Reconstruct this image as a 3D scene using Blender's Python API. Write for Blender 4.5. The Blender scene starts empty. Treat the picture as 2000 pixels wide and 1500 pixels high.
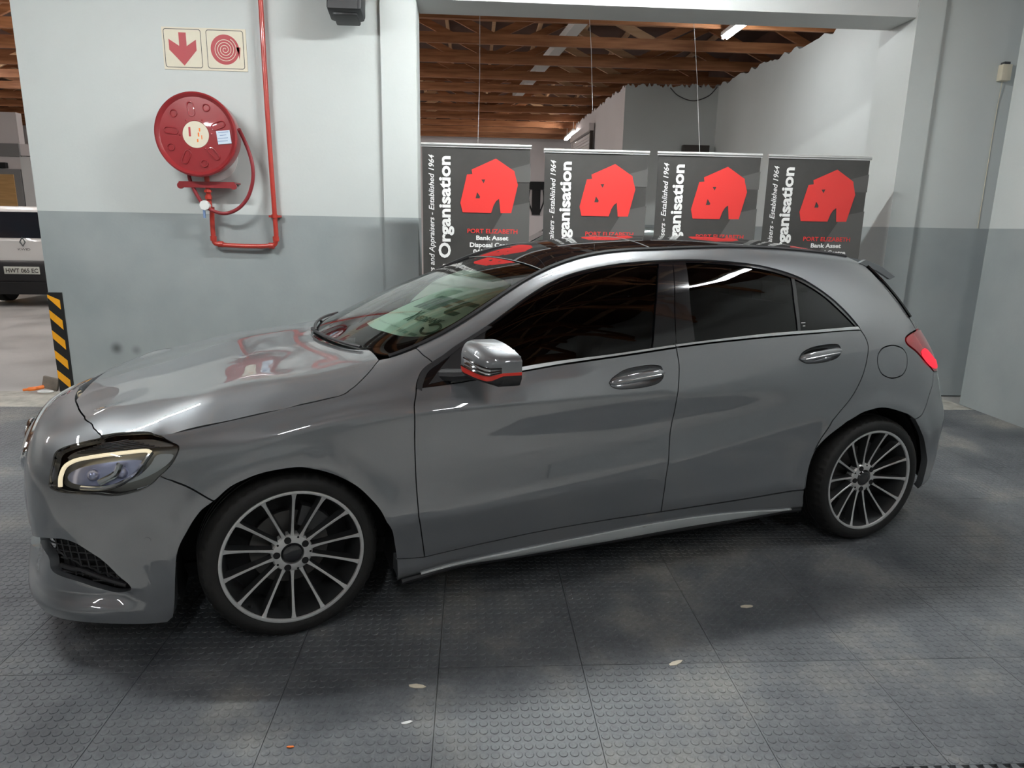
import bpy, bmesh, math, random
import numpy as np
from mathutils import Vector, Matrix
from mathutils.geometry import delaunay_2d_cdt
random.seed(7)
C = bpy.context.scene.collection
PI = math.pi
CAR_YAW = math.radians(16.3)      # the car stands at an angle to the building

# ------------------------------------------------------------------ camera
def cam_setup():
    px, py, pz = -0.02543, -3.27829, 1.50103
    yaw, pitch, roll, f = 0.34365, 0.22707, 0.01875, 1344.22
    cy, sy, cp, sp = math.cos(yaw), math.sin(yaw), math.cos(pitch), math.sin(pitch)
    F = Vector((sy*cp, cy*cp, -sp)); Rr = Vector((cy, -sy, 0)); U = Rr.cross(F)
    cr, sr = math.cos(roll), math.sin(roll)
    r = cr*Rr + sr*U; u = -sr*Rr + cr*U
    m = Matrix(((r.x, u.x, -F.x, px), (r.y, u.y, -F.y, py), (r.z, u.z, -F.z, pz), (0, 0, 0, 1)))
    m = Matrix.Rotation(CAR_YAW, 4, 'Z') @ m
    cd = bpy.data.cameras.new('camera'); cd.sensor_fit = 'HORIZONTAL'; cd.sensor_width = 36
    cd.lens = f*36/2000; cd.clip_start = .05; cd.clip_end = 200
    o = bpy.data.objects.new('camera', cd); o.matrix_world = m; C.objects.link(o)
    bpy.context.scene.camera = o
cam_setup()
W = bpy.data.worlds.new('world'); bpy.context.scene.world = W; W.use_nodes = True
W.node_tree.nodes['Background'].inputs[0].default_value = (.8, .86, .9, 1)
W.node_tree.nodes['Background'].inputs[1].default_value = .35
sc = bpy.context.scene
sc.view_settings.view_transform = 'Standard'; sc.view_settings.look = 'None'
sc.view_settings.gamma = 1; sc.view_settings.use_curve_mapping = False
sc.view_settings.exposure = 0.1
TUBE_W = 280.0          # emission of the fluorescent tubes
# (x, y, z, rotation) of the fluorescent battens: the bay first, then the hall behind
BAY_TUBES = [(-2.1, .1, 3.62, 90), (1.75, 1.3, 3.62, 90), (4.1, -.5, 3.62, 0), (-4.2, -.5, 3.62, 0), (.6, -4.1, 3.62, 0), (-3.4, -5.3, 3.62, 0), (3.6, -5.3, 3.62, 0)]
HALL_TUBES = [(3.86, 4.99, 3.7, 0), (3.15, 13.79, 3.55, 0), (-3.5, 6.09, 3.7, 0), (-8.2, 9.39, 3.7, 0), (-3.5, 12.69, 3.7, 0), (-2.6, 8.29, 3.6, 0), (-5.2, 13.79, 3.6, 0), (-9.6, 4.99, 3.7, 0)]

# ------------------------------------------------------------------ materials
def mat(name, col, rough=.5, metal=0, coat=0, var=0, vscale=8, bump=0, bscale=60, spec=.5, coat_rough=.03, rvar=0):
    m = bpy.data.materials.new(name); m.use_nodes = True
    nt = m.node_tree; b = nt.nodes['Principled BSDF']
    b.inputs['Base Color'].default_value = (*col, 1); b.inputs['Roughness'].default_value = rough
    b.inputs['Metallic'].default_value = metal; b.inputs['Coat Weight'].default_value = coat
    b.inputs['Coat Roughness'].default_value = coat_rough; b.inputs['Specular IOR Level'].default_value = spec
    if var or bump or rvar:
        tc = nt.nodes.new('ShaderNodeTexCoord')
    if var or rvar:
        n = nt.nodes.new('ShaderNodeTexNoise'); n.inputs['Scale'].default_value = vscale; n.inputs['Detail'].default_value = 6; n.inputs['Roughness'].default_value = .6
        nt.links.new(tc.outputs['Object'], n.inputs['Vector'])
        if var:
            r = nt.nodes.new('ShaderNodeValToRGB')
            r.color_ramp.elements[0].position = .3; r.color_ramp.elements[1].position = .7
            r.color_ramp.elements[0].color = (*[c*(1-var) for c in col], 1); r.color_ramp.elements[1].color = (*[min(1, c*(1+var)) for c in col], 1)
            nt.links.new(n.outputs['Fac'], r.inputs['Fac']); nt.links.new(r.outputs['Color'], b.inputs['Base Color'])
        if rvar:
            mr = nt.nodes.new('ShaderNodeMapRange'); mr.inputs['To Min'].default_value = max(0, rough-rvar); mr.inputs['To Max'].default_value = min(1, rough+rvar)
            mr.inputs['From Min'].default_value = .3; mr.inputs['From Max'].default_value = .7
            nt.links.new(n.outputs['Fac'], mr.inputs['Value']); nt.links.new(mr.outputs['Result'], b.inputs['Roughness'])
    if bump:
        n2 = nt.nodes.new('ShaderNodeTexNoise'); n2.inputs['Scale'].default_value = bscale; n2.inputs['Detail'].default_value = 4
        bp = nt.nodes.new('ShaderNodeBump'); bp.inputs['Strength'].default_value = bump; bp.inputs['Distance'].default_value = .01
        nt.links.new(tc.outputs['Object'], n2.inputs['Vector']); nt.links.new(n2.outputs['Fac'], bp.inputs['Height']); nt.links.new(bp.outputs['Normal'], b.inputs['Normal'])
    return m
def emit(name, col, s):
    m = bpy.data.materials.new(name); m.use_nodes = True; b = m.node_tree.nodes['Principled BSDF']
    b.inputs['Base Color'].default_value = (*col, 1); b.inputs['Emission Color'].default_value = (*col, 1); b.inputs['Emission Strength'].default_value = s
    return m
def glass(name, tint, refl=1.0, rough=0.0, ior=1.5):
    """thin sheet: tinted see-through plus a Fresnel reflection"""
    m = bpy.data.materials.new(name); m.use_nodes = True; nt = m.node_tree
    for n in list(nt.nodes): nt.nodes.remove(n)
    out = nt.nodes.new('ShaderNodeOutputMaterial'); mx = nt.nodes.new('ShaderNodeMixShader'); tr = nt.nodes.new('ShaderNodeBsdfTransparent'); gl = nt.nodes.new('ShaderNodeBsdfGlossy'); fr = nt.nodes.new('ShaderNodeFresnel')
    tr.inputs[0].default_value = (*tint, 1); gl.inputs[0].default_value = (refl, refl, refl, 1); gl.inputs['Roughness'].default_value = rough; fr.inputs['IOR'].default_value = ior
    geo = nt.nodes.new('ShaderNodeNewGeometry'); 
    nt.links.new(fr.outputs[0], mx.inputs[0]); nt.links.new(tr.outputs[0], mx.inputs[1]); nt.links.new(gl.outputs[0], mx.inputs[2]); nt.links.new(mx.outputs[0], out.inputs[0])
    return m
def wall_mat():
    """white emulsion above a grey dado line at 1.545 m, a little uneven"""
    m = mat('painted_wall', (.535, .562, .548), .55, var=.03, vscale=1.2, bump=.08, bscale=40)
    nt = m.node_tree; b = nt.nodes['Principled BSDF']; ramp = b.inputs['Base Color'].links[0].from_node
    geo = nt.nodes.new('ShaderNodeNewGeometry'); sep = nt.nodes.new('ShaderNodeSeparateXYZ'); nt.links.new(geo.outputs['Position'], sep.inputs[0])
    gt = nt.nodes.new('ShaderNodeMath'); gt.operation = 'GREATER_THAN'; gt.inputs[1].default_value = 1.545; nt.links.new(sep.outputs['Z'], gt.inputs[0])
    mix = nt.nodes.new('ShaderNodeMix'); mix.data_type = 'RGBA'; nt.links.new(gt.outputs[0], mix.inputs['Factor'])
    g = nt.nodes.new('ShaderNodeTexNoise'); g.inputs['Scale'].default_value = 2.2; g.inputs['Detail'].default_value = 7
    r2 = nt.nodes.new('ShaderNodeValToRGB'); r2.color_ramp.elements[0].color = (.272, .302, .304, 1); r2.color_ramp.elements[1].color = (.328, .356, .354, 1)
    r2.color_ramp.elements[0].position = .3; r2.color_ramp.elements[1].position = .7
    nt.links.new(geo.outputs['Position'], g.inputs['Vector']); nt.links.new(g.outputs['Fac'], r2.inputs['Fac'])
    nt.links.new(r2.outputs['Color'], mix.inputs['A']); nt.links.new(ramp.outputs['Color'], mix.inputs['B']); last = mix.outputs['Result']
    for p, rad in (((-2.205, 2.95, .39), .075), ((-2.04, 2.95, .373), .06)):      # two soot smudges low on the wall
        d = nt.nodes.new('ShaderNodeVectorMath'); d.operation = 'DISTANCE'; d.inputs[1].default_value = p; nt.links.new(geo.outputs['Position'], d.inputs[0])
        mr = nt.nodes.new('ShaderNodeMapRange'); mr.interpolation_type = 'SMOOTHSTEP'; mr.inputs['From Min'].default_value = 0; mr.inputs['From Max'].default_value = rad; mr.inputs['To Min'].default_value = .8 if rad > .07 else .45; mr.inputs['To Max'].default_value = 0
        nt.links.new(d.outputs['Value'], mr.inputs['Value'])
        mx = nt.nodes.new('ShaderNodeMix'); mx.data_type = 'RGBA'; nt.links.new(mr.outputs['Result'], mx.inputs['Factor']); nt.links.new(last, mx.inputs['A']); mx.inputs['B'].default_value = (.05, .05, .05, 1); last = mx.outputs['Result']
    nt.links.new(last, b.inputs['Base Color'])
    return m
M = {}
M['wall'] = wall_mat()
M['white_wall'] = mat('white_wall', (.62, .63, .62), .6, var=.03, vscale=1.1, bump=.08, bscale=40)
M['pink_wall'] = mat('warm_white_wall', (.66, .62, .61), .6, var=.03, vscale=1.1, bump=.08, bscale=40)
M['concrete'] = mat('pale_concrete', (.36, .355, .34), .42, var=.22, vscale=1.6, bump=.15, bscale=30, rvar=.15)
M['rough_concrete'] = mat('bare_concrete_strip', (.40, .385, .34), .8, var=.3, vscale=7, bump=.5, bscale=45)
def wood_mat(name, c1, c2):
    m = mat(name, c1, .6, bump=.15, bscale=30); nt = m.node_tree; b = nt.nodes['Principled BSDF']
    tc = nt.nodes.new('ShaderNodeTexCoord'); mp = nt.nodes.new('ShaderNodeMapping'); mp.inputs['Scale'].default_value = (1.2, 14, 14)
    n = nt.nodes.new('ShaderNodeTexNoise'); n.inputs['Scale'].default_value = 2; n.inputs['Detail'].default_value = 5
    r = nt.nodes.new('ShaderNodeValToRGB'); r.color_ramp.elements[0].color = (*c1, 1); r.color_ramp.elements[1].color = (*c2, 1); r.color_ramp.elements[0].position = .3; r.color_ramp.elements[1].position = .72
    nt.links.new(tc.outputs['Object'], mp.inputs[0]); nt.links.new(mp.outputs[0], n.inputs['Vector']); nt.links.new(n.outputs['Fac'], r.inputs['Fac']); nt.links.new(r.outputs['Color'], b.inputs['Base Color'])
    return m
M['timber'] = wood_mat('roof_timber', (.25, .095, .036), (.46, .20, .085))
M['timber_light'] = wood_mat('batten_timber', (.50, .30, .16), (.64, .42, .25))
M['roof_sheet'] = mat('roof_sheet', (.10, .045, .028), .7, var=.4, vscale=1.5)
M['door_wood'] = wood_mat('door_wood', (.38, .22, .08), (.50, .30, .12))
def rubber_mat():
    """dark rubber with dusty, scuffed patches that run across the tiles"""
    m = mat('coin_rubber', (.05, .055, .06), .5, bump=.12, bscale=90); nt = m.node_tree; b = nt.nodes['Principled BSDF']
    geo = nt.nodes.new('ShaderNodeNewGeometry')
    n = nt.nodes.new('ShaderNodeTexNoise'); n.inputs['Scale'].default_value = 1.6; n.inputs['Detail'].default_value = 9; n.inputs['Roughness'].default_value = .66
    r = nt.nodes.new('ShaderNodeValToRGB'); e = r.color_ramp.elements
    e[0].position = .34; e[0].color = (.052, .058, .066, 1); e[1].position = .74; e[1].color = (.25, .24, .215, 1)
    x = r.color_ramp.elements.new(.52); x.color = (.110, .117, .124, 1)
    nt.links.new(geo.outputs['Position'], n.inputs['Vector']); nt.links.new(n.outputs['Fac'], r.inputs['Fac'])
    f = nt.nodes.new('ShaderNodeTexNoise'); f.inputs['Scale'].default_value = 55; f.inputs['Detail'].default_value = 6; f.inputs['Roughness'].default_value = .7
    nt.links.new(geo.outputs['Position'], f.inputs['Vector'])
    fr = nt.nodes.new('ShaderNodeMapRange'); fr.inputs['From Min'].default_value = .3; fr.inputs['From Max'].default_value = .7; fr.inputs['To Min'].default_value = .72; fr.inputs['To Max'].default_value = 1.32
    nt.links.new(f.outputs['Fac'], fr.inputs['Value'])
    mu = nt.nodes.new('ShaderNodeMix'); mu.data_type = 'RGBA'; mu.blend_type = 'MULTIPLY'; mu.inputs['Factor'].default_value = 1
    nt.links.new(r.outputs['Color'], mu.inputs['A']); nt.links.new(fr.outputs['Result'], mu.inputs['B']); nt.links.new(mu.outputs['Result'], b.inputs['Base Color'])
    rr = nt.nodes.new('ShaderNodeMapRange'); rr.inputs['From Min'].default_value = .3; rr.inputs['From Max'].default_value = .7; rr.inputs['To Min'].default_value = .36; rr.inputs['To Max'].default_value = .62
    nt.links.new(n.outputs['Fac'], rr.inputs['Value']); nt.links.new(rr.outputs['Result'], b.inputs['Roughness'])
    return m
M['rubber'] = rubber_mat()
def paint_mat():
    m = mat('grey_metallic_paint', (.18, .19, .20), .42, metal=.5, coat=1.0, coat_rough=.01); nt = m.node_tree; b = nt.nodes['Principled BSDF']
    tc = nt.nodes.new('ShaderNodeTexCoord'); n = nt.nodes.new('ShaderNodeTexNoise'); n.inputs['Scale'].default_value = 900; n.inputs['Detail'].default_value = 1
    r = nt.nodes.new('ShaderNodeValToRGB'); r.color_ramp.elements[0].color = (.157, .166, .176, 1); r.color_ramp.elements[1].color = (.203, .214, .225, 1)
    nt.links.new(tc.outputs['Object'], n.inputs['Vector']); nt.links.new(n.outputs['Fac'], r.inputs['Fac']); nt.links.new(r.outputs['Color'], b.inputs['Base Color'])
    b.inputs['Coat IOR'].default_value = 2.2
    return m
M['paint'] = paint_mat()
M['gloss_black'] = mat('gloss_black_trim', (.008, .008, .010), .12, coat=1)
M['satin_black'] = mat('satin_black_plastic', (.016, .016, .018), .45, bump=.05, bscale=300)
M['matt_black'] = mat('matt_black', (.008, .008, .009), .8)
M['grey_plastic'] = mat('dark_grey_plastic', (.05, .05, .052), .55)
M['chrome'] = mat('bright_chrome', (.78, .79, .80), .12, metal=1)
M['satin_chrome'] = mat('satin_aluminium_trim', (.62, .63, .63), .32, metal=1)
M['silver_trim'] = mat('silver_trim', (.58, .61, .61), .3, metal=.25, coat=.5)
M['brake'] = mat('brake_steel', (.12, .115, .11), .45, metal=.6)
M['headliner'] = mat('pale_headliner', (.42, .42, .40), .8)
M['rim_face'] = mat('machined_alloy', (.66, .66, .65), .36, metal=.55, var=.06, vscale=30)
M['rim_dark'] = mat('dark_alloy', (.085, .088, .09), .35, metal=.7)
M['tyre'] = mat('tyre_rubber', (.011, .0105, .010), .6, var=.25, vscale=25, bump=.1, bscale=120)
M['red'] = mat('red_stripe', (.78, .035, .02), .35, coat=.5)
M['redpaint'] = mat('fire_red_enamel', (.27, .022, .026), .28, coat=.7, var=.05, vscale=6)
M['pipe_red'] = mat('pipe_red_enamel', (.42, .035, .022), .35, coat=.4, var=.08, vscale=12)
M['hose'] = mat('red_rubber_hose', (.24, .018, .024), .5)
M['cream'] = mat('cream_sign', (.66, .60, .47), .5, var=.03, vscale=10)
M['sign_red'] = mat('sign_red', (.40, .020, .030), .5)
M['sign_black'] = mat('sign_black', (.03, .025, .02), .5)
M['yellow'] = mat('hazard_yellow', (.82, .36, .012), .45, var=.05, vscale=20)
M['black'] = mat('hazard_black', (.012, .012, .012), .45)
M['white'] = mat('white_plastic', (.75, .75, .73), .45)
M['paper_blue'] = mat('pale_blue_paper', (.58, .66, .76), .6)
M['ink_blue'] = mat('blue_ink', (.16, .24, .42), .6)
M['orange'] = mat('orange_plastic', (.85, .20, .03), .5)
M['card'] = mat('brown_card', (.20, .17, .14), .8, var=.2, vscale=14)
M['shade'] = mat('pale_green_card', (.66, .84, .71), .55)
M['pale_reflection'] = mat('painted_pale_reflection', (.60, .68, .61), .6)  # colour stands in for a pale reflection in the windscreen
M['shade_print'] = mat('green_print', (.10, .22, .155), .55)
M['shade_print_light'] = mat('faded_green_print', (.30, .47, .37), .55)
M['glass_clear'] = glass('windscreen_glass', (.86, .94, .90), ior=1.7)
M['glass_dark'] = glass('tinted_glass', (.03, .032, .034), ior=1.45)
M['glass_roof'] = mat('roof_glass', (.006, .006, .007), .02, coat=0, spec=.6)
M['lens'] = glass('headlamp_lens', (.93, .95, .96))
M['tail'] = mat('tail_lamp_red', (.50, .02, .025), .12, coat=1)
M['tail_bright'] = emit('lit_tail_lamp', (.95, .02, .05), .55)
M['drl'] = emit('drl_light', (1.0, .86, .60), .7)
M['lamp_blue'] = mat('lamp_reflector', (.52, .55, .78), .22, metal=.6)
M['lamp_bed'] = mat('lamp_bed', (.36, .35, .32), .3, metal=.6)
M['seat'] = mat('black_upholstery', (.018, .018, .019), .7)
M['banner'] = mat('dark_grey_banner_vinyl', (.052, .050, .047), .33, var=.18, vscale=3)
M['banner_light'] = mat('grey_banner_vinyl', (.095, .092, .088), .33)
M['banner_red'] = mat('red_banner_print', (.72, .045, .04), .33)
M['banner_white'] = mat('white_banner_print', (.80, .80, .78), .4)
M['alu'] = mat('aluminium_rail', (.66, .66, .65), .35, metal=.6)
M['tube_key'] = emit('strong_fluorescent_tube', (.95, 1.0, 1.0), TUBE_W*1.35)  # output raised to deepen the car's shadow on the floor
M['tube_dim'] = emit('dim_fluorescent_tube', (.95, .98, 1.0), TUBE_W*.30)  # output lowered so the fill and the hall wall stay darker
M['tube_hall'] = emit('hall_fluorescent_tube', (1.0, .95, .93), TUBE_W*.6)
M['tube'] = emit('fluorescent_tube', (.95, 1.0, 1.0), TUBE_W)
M['white_car'] = mat('white_car_paint', (.72, .72, .70), .3, coat=.8)
M['grey_car'] = mat('silver_grey_car_paint', (.22, .25, .24), .3, metal=.3, coat=.8)
M['car_glass'] = mat('dark_car_window', (.012, .016, .022), .05, coat=0)
M['plate'] = mat('white_number_plate', (.62, .64, .58), .5, var=.1, vscale=30)
M['plate_ink'] = mat('number_plate_ink', (.05, .04, .035), .5)
M['grey_panel'] = mat('grey_fascia', (.20, .20, .20), .6)
M['brown_metal'] = mat('dark_brown_metal', (.045, .036, .03), .5)

# ------------------------------------------------------------------ mesh helpers
def link(name, me, m=None, parent=None):
    o = bpy.data.objects.new(name, me); C.objects.link(o)
    if m is not None:
        for x in (m if isinstance(m, (list, tuple)) else [m]): me.materials.append(x)
    if parent is not None: o.parent = parent
    return o
def tag(o, label, cat, group=None):
    o['label'] = label; o['category'] = cat
    if group: o['group'] = group
    return o
def struct(o): o['kind'] = 'structure'; return o
def thing(name, label, cat, loc=(0, 0, 0), rz=0, group=None):
    o = bpy.data.objects.new(name, None); C.objects.link(o); o.location = loc; o.rotation_euler = (0, 0, rz); o.empty_display_size = .1
    return tag(o, label, cat, group)
class MB:
    """collects shapes in one bmesh"""
    def __init__(s): s.bm = bmesh.new()
    def box(s, c, d, rot=None, bev=0, mi=0):
        r = bmesh.ops.create_cube(s.bm, size=1); vs = r['verts']
        for v in vs: v.co = Vector((v.co.x*d[0], v.co.y*d[1], v.co.z*d[2]))
        fs = list({f for v in vs for f in v.link_faces})
        if bev:
            es = list({e for v in vs for e in v.link_edges})
            rb = bmesh.ops.bevel(s.bm, geom=es, offset=bev, segments=2, affect='EDGES', profile=.5)
            vs = list({v for f in rb['faces'] for v in f.verts} | {v for v in vs if v.is_valid})
            fs = list({f for v in vs for f in v.link_faces})
        for f in fs: f.material_index = mi
        m = Matrix.Translation(Vector(c)) @ (rot.to_4x4() if rot is not None else Matrix())
        for v in vs: v.co = m @ v.co
        return s
    def bar(s, a, b, w, h, mi=0, up=(0, 0, 1)):
        a, b = Vector(a), Vector(b); d = b-a; L = d.length; x = d.normalized(); y = Vector(up).cross(x)
        if y.length < 1e-4: y = Vector((0, 1, 0))
        y.normalize(); z = x.cross(y)
        return s.box((a+b)/2, (L, w, h), Matrix((x, y, z)).transposed(), mi=mi)
    def cyl(s, a, b, r, r2=None, n=20, cap=True, mi=0):
        a, b = Vector(a), Vector(b); d = b-a; q = d.to_track_quat('Z', 'Y').to_matrix().to_4x4()
        res = bmesh.ops.create_cone(s.bm, cap_ends=cap, segments=n, radius1=r, radius2=r if r2 is None else r2, depth=d.length)
        m = Matrix.Translation((a+b)/2) @ q
        for v in res['verts']:
            v.co = m @ v.co
        for f in {f for v in res['verts'] for f in v.link_faces}: f.material_index = mi
        return s
    def sphere(s, c, r, sc=(1, 1, 1), n=16, mi=0):
        res = bmesh.ops.create_uvsphere(s.bm, u_segments=n, v_segments=max(6, n//2), radius=r)
        for v in res['verts']: v.co = Vector((v.co.x*sc[0]+c[0], v.co.y*sc[1]+c[1], v.co.z*sc[2]+c[2]))
        for f in {f for v in res['verts'] for f in v.link_faces}: f.material_index = mi
        return s
    def tube(s, pts, r, n=10, mi=0, closed=False):
        P = [Vector(p) for p in pts]; N = len(P); rings = []; ref = None
        for i in range(N):
            t = (P[(i+1) % N if closed else min(i+1, N-1)]-P[(i-1) % N if closed else max(i-1, 0)]).normalized()
            if ref is None: ref = t.orthogonal().normalized()
            ref = (ref-t*ref.dot(t)).normalized(); b = t.cross(ref); rr = r[i] if isinstance(r, (list, tuple)) else r
            rings.append([s.bm.verts.new(P[i]+(ref*math.cos(2*PI*k/n)+b*math.sin(2*PI*k/n))*rr) for k in range(n)])
        for i in range(N if closed else N-1):
            A, B = rings[i], rings[(i+1) % N]
            for k in range(n):
                f = s.bm.faces.new((A[k], A[(k+1) % n], B[(k+1) % n], B[k])); f.material_index = mi
        if not closed:
            s.bm.faces.new(rings[0][::-1]).material_index = mi; s.bm.faces.new(rings[-1]).material_index = mi
        return s
    def lathe(s, prof, n=48, axis='Y', c=(0, 0, 0), mi=0, ang0=0, rmod=None, closed=False):
        """prof: list of (radius, axial)"""
        rings = []
        for k in range(n):
            a = ang0+2*PI*k/n; ring = []
            for j, (r, h) in enumerate(prof):
                rr = r+(rmod(j, k) if rmod else 0)
                if axis == 'Y': p = (rr*math.cos(a), h, rr*math.sin(a))
                else: p = (rr*math.cos(a), rr*math.sin(a), h)
                ring.append(s.bm.verts.new((p[0]+c[0], p[1]+c[1], p[2]+c[2])))
            rings.append(ring)
        m = len(prof)
        for k in range(n):
            A, B = rings[k], rings[(k+1) % n]
            for j in range(m if closed else m-1):
                j2 = (j+1) % m
                f = s.bm.faces.new((A[j], A[j2], B[j2], B[j])); f.material_index = mi
        return s
    def prism(s, poly, axis, lo, hi, mi=0):
        """extrude a 2-D outline; axis 'y': outline in (x,z); axis 'z': outline in (x,y)"""
        P = (lambda p, h: (p[0], h, p[1])) if axis == 'y' else ((lambda p, h: (p[0], p[1], h)) if axis == 'z' else (lambda p, h: (h, p[0], p[1])))
        a = [s.bm.verts.new(P(p, lo)) for p in poly]; b = [s.bm.verts.new(P(p, hi)) for p in poly]; n = len(poly)
        fs = [s.bm.faces.new(a), s.bm.faces.new(b[::-1])]
        for i in range(n): fs.append(s.bm.faces.new((a[i], b[i], b[(i+1) % n], a[(i+1) % n])))
        for f in fs: f.material_index = mi
        return s
    def build(s, name, m, parent=None, smooth=True, ang=35):
        bmesh.ops.recalc_face_normals(s.bm, faces=s.bm.faces)
        if smooth:
            for f in s.bm.faces: f.smooth = True
            for e in s.bm.edges:
                if len(e.link_faces) == 2 and e.calc_face_angle(0) > math.radians(ang): e.smooth = False
        me = bpy.data.meshes.new(name); s.bm.to_mesh(me); s.bm.free()
        return link(name, me, m, parent)
def dup(o, parent=None):
    c = o.copy(); C.objects.link(c); c.parent = parent
    for ch in list(o.children): dup(ch, c)
    return c
def catmull(P, n=8, closed=False):
    P = np.asarray(P, float); N = len(P); out = []
    if N < 3 and not closed: return P
    for i in range(N if closed else N-1):
        p1, p2 = P[i], P[(i+1) % N]
        p0 = P[i-1] if (closed or i > 0) else 2*p1-p2
        p3 = P[(i+2) % N] if (closed or i < N-2) else 2*p2-p1
        c0, c1, c2 = [max(np.linalg.norm(x), 1e-6)**.5 for x in (p1-p0, p2-p1, p3-p2)]
        m1 = c1*((p1-p0)/c0*c1+(p2-p1)/c1*c0)/(c0+c1); m2 = c1*((p2-p1)/c1*c2+(p3-p2)/c2*c1)/(c1+c2)
        for k in range(n):
            t = k/n; out.append((2*t**3-3*t*t+1)*p1+(t**3-2*t*t+t)*m1+(-2*t**3+3*t*t)*p2+(t**3-t*t)*m2)
    if not closed: out.append(P[-1])
    return np.array(out)
def text2d(body, size=1, align='LEFT', bold=0, shear=0, spacing=1):
    """flat glyph triangles as 2-D points and faces"""
    cu = bpy.data.curves.new('t', 'FONT'); cu.body = body; cu.size = size; cu.align_x = align; cu.offset = bold; cu.shear = shear; cu.space_character = spacing; cu.resolution_u = 3
    o = bpy.data.objects.new('t', cu); C.objects.link(o); dg = bpy.context.evaluated_depsgraph_get(); dg.update()
    me = o.evaluated_get(dg).to_mesh(); V = [(v.co.x, v.co.y) for v in me.vertices]; Fc = [tuple(p.vertices) for p in me.polygons]
    o.evaluated_get(dg).to_mesh_clear(); bpy.data.objects.remove(o); bpy.data.curves.remove(cu)
    return V, Fc
def text_obj(body, f3, name, m, parent, fit=None, **kw):
    """glyphs mapped through f3(x, y) -> 3-D point; fit = wanted width"""
    V, Fc = text2d(body, **kw); A = np.array(V)
    if fit:
        w = A[:, 0].max()-A[:, 0].min(); k = fit/w; A[:, 0] = A[:, 0]*k
    me = bpy.data.meshes.new(name); me.from_pydata([tuple(f3(x, y)) for x, y in A], [], Fc); me.update()
    return link(name, me, m, parent)
def flat_poly(polys, f3, name, m, parent, holes=()):
    """flat polygon with holes, mapped through f3"""
    verts, edges, loops = [], [], []
    for L in list(polys)+list(holes):
        k = len(verts); verts += [Vector((p[0], p[1])) for p in L]; edges += [(k+i, k+(i+1) % len(L)) for i in range(len(L))]; loops.append(np.array(L, float))
    r = delaunay_2d_cdt(verts, edges, [], 0, 1e-7); P = np.array([(v.x, v.y) for v in r[0]]); Fs = []
    for t in r[2]:
        c = P[list(t)].mean(0)
        if any(inpoly(c[None], L)[0] for L in loops[:len(polys)]) and not any(inpoly(c[None], L)[0] for L in loops[len(polys):]): Fs.append(tuple(t))
    me = bpy.data.meshes.new(name); me.from_pydata([tuple(f3(x, y)) for x, y in P], [], Fs); me.update()
    return link(name, me, m, parent)
def inpoly(P, poly):
    P = np.asarray(P, float); poly = np.asarray(poly, float); x, y = P[:, 0], P[:, 1]; ins = np.zeros(len(P), bool); n = len(poly)
    for i in range(n):
        x1, y1 = poly[i]; x2, y2 = poly[(i+1) % n]
        c = ((y1 > y) != (y2 > y)); 
        if y2 != y1: ins ^= c & (x < (x2-x1)*(y-y1)/(y2-y1)+x1)
    return ins

# ------------------------------------------------------------------ the building
X0, X1, YB, YW, YF = -14.0, 5.28, -8.5, 2.95, 17.5
ZT = 3.8
struct(MB().box(((X0+6)/2, (YB+18)/2, -.112), (6-X0+.5, 18-YB, .2)).build('floor', M['concrete'])); FLOOR = bpy.data.objects['floor']
struct(MB().box((-1.145, YW+.15, 2.6), (3.15, .3, 5.2)).build('wall_left', M['wall']))
wl = bpy.data.objects['wall_left']
struct(MB().box((.285, YW+.13, 2.6), (.285, .34, 5.2)).build('trim_1', M['wall']))      # column at the end of the left wall
struct(MB().box((4.69, YW+.23, 2.6), (.235, .54, 5.2)).build('trim_2', M['wall']))      # column right of the opening
struct(MB().box((2.50, YW+.17, 4.22), (4.14, .40, 1.95)).build('trim_3', M['white_wall']))   # lintel beam
struct(MB().box((5.2, YW+.15, 2.6), (.8, .3, 5.2)).build('wall_back', M['wall']))
struct(MB().box((X1+.13, (YB+2.62)/2, 2.6), (.26, 2.62-YB, 5.2)).build('wall_right', M['wall']))
struct(MB().box((-3.5, YB-.1, 2.6), (20, .2, 5.4)).build('wall_front', M['wall']))
struct(MB().box((X0-.1, 5, 2.6), (.2, 27, 5.4)).build('wall_west', M['wall']))
# bare concrete where the rubber tiles stop short of the wall
def strip(name, x0, x1, y0, y1):
    mb = MB(); n = 24; rnd = random.Random(3)
    lo = [(x0+(x1-x0)*i/n, y0-.03*rnd.random()) for i in range(n+1)]; hi = [(x1-(x1-x0)*i/n, y1) for i in range(n+1)]
    mb.prism(lo+hi, 'z', -.05, -.004); return struct(mb.build(name, M['rough_concrete'], smooth=False))
strip('trim_4', -6.2, 5.28, 2.40, 2.96)
# right hall wall, its inner block and the far walls
def slab(name, a, b, t, z0, z1, m, ragged=0):
    a, b = Vector((*a, 0)), Vector((*b, 0)); d = (b-a); L = d.length; d.normalize(); nrm = Vector((-d.y, d.x, 0)); n = 90 if ragged else 1; rnd = random.Random(5); mb = MB()
    prof = [(0, z0), (L, z0)]+[(L-L*i/n, z1-(.03+.03*math.sin(i*.9+2*math.sin(i*.37))+.02*rnd.random() if ragged else 0)) for i in range(n+1)]
    A = [mb.bm.verts.new(a+d*x+Vector((0, 0, z))) for x, z in prof]; B = [mb.bm.verts.new(a+d*x+nrm*t+Vector((0, 0, z))) for x, z in prof]
    mb.bm.faces.new(A); mb.bm.faces.new(B[::-1])
    for i in range(len(prof)): mb.bm.faces.new((A[i], B[i], B[(i+1) % len(prof)], A[(i+1) % len(prof)]))
    return struct(mb.build(name, m, smooth=False))
slab('wall_east', (4.86, 8.9), (5.25, 3.2), .2, 0, ZT+.02, M['wall'], 1)
slab('wall_block_front', (3.37, 8.78), (4.95, 8.64), -.15+.3, 0, ZT, M['wall'], 1)
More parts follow.
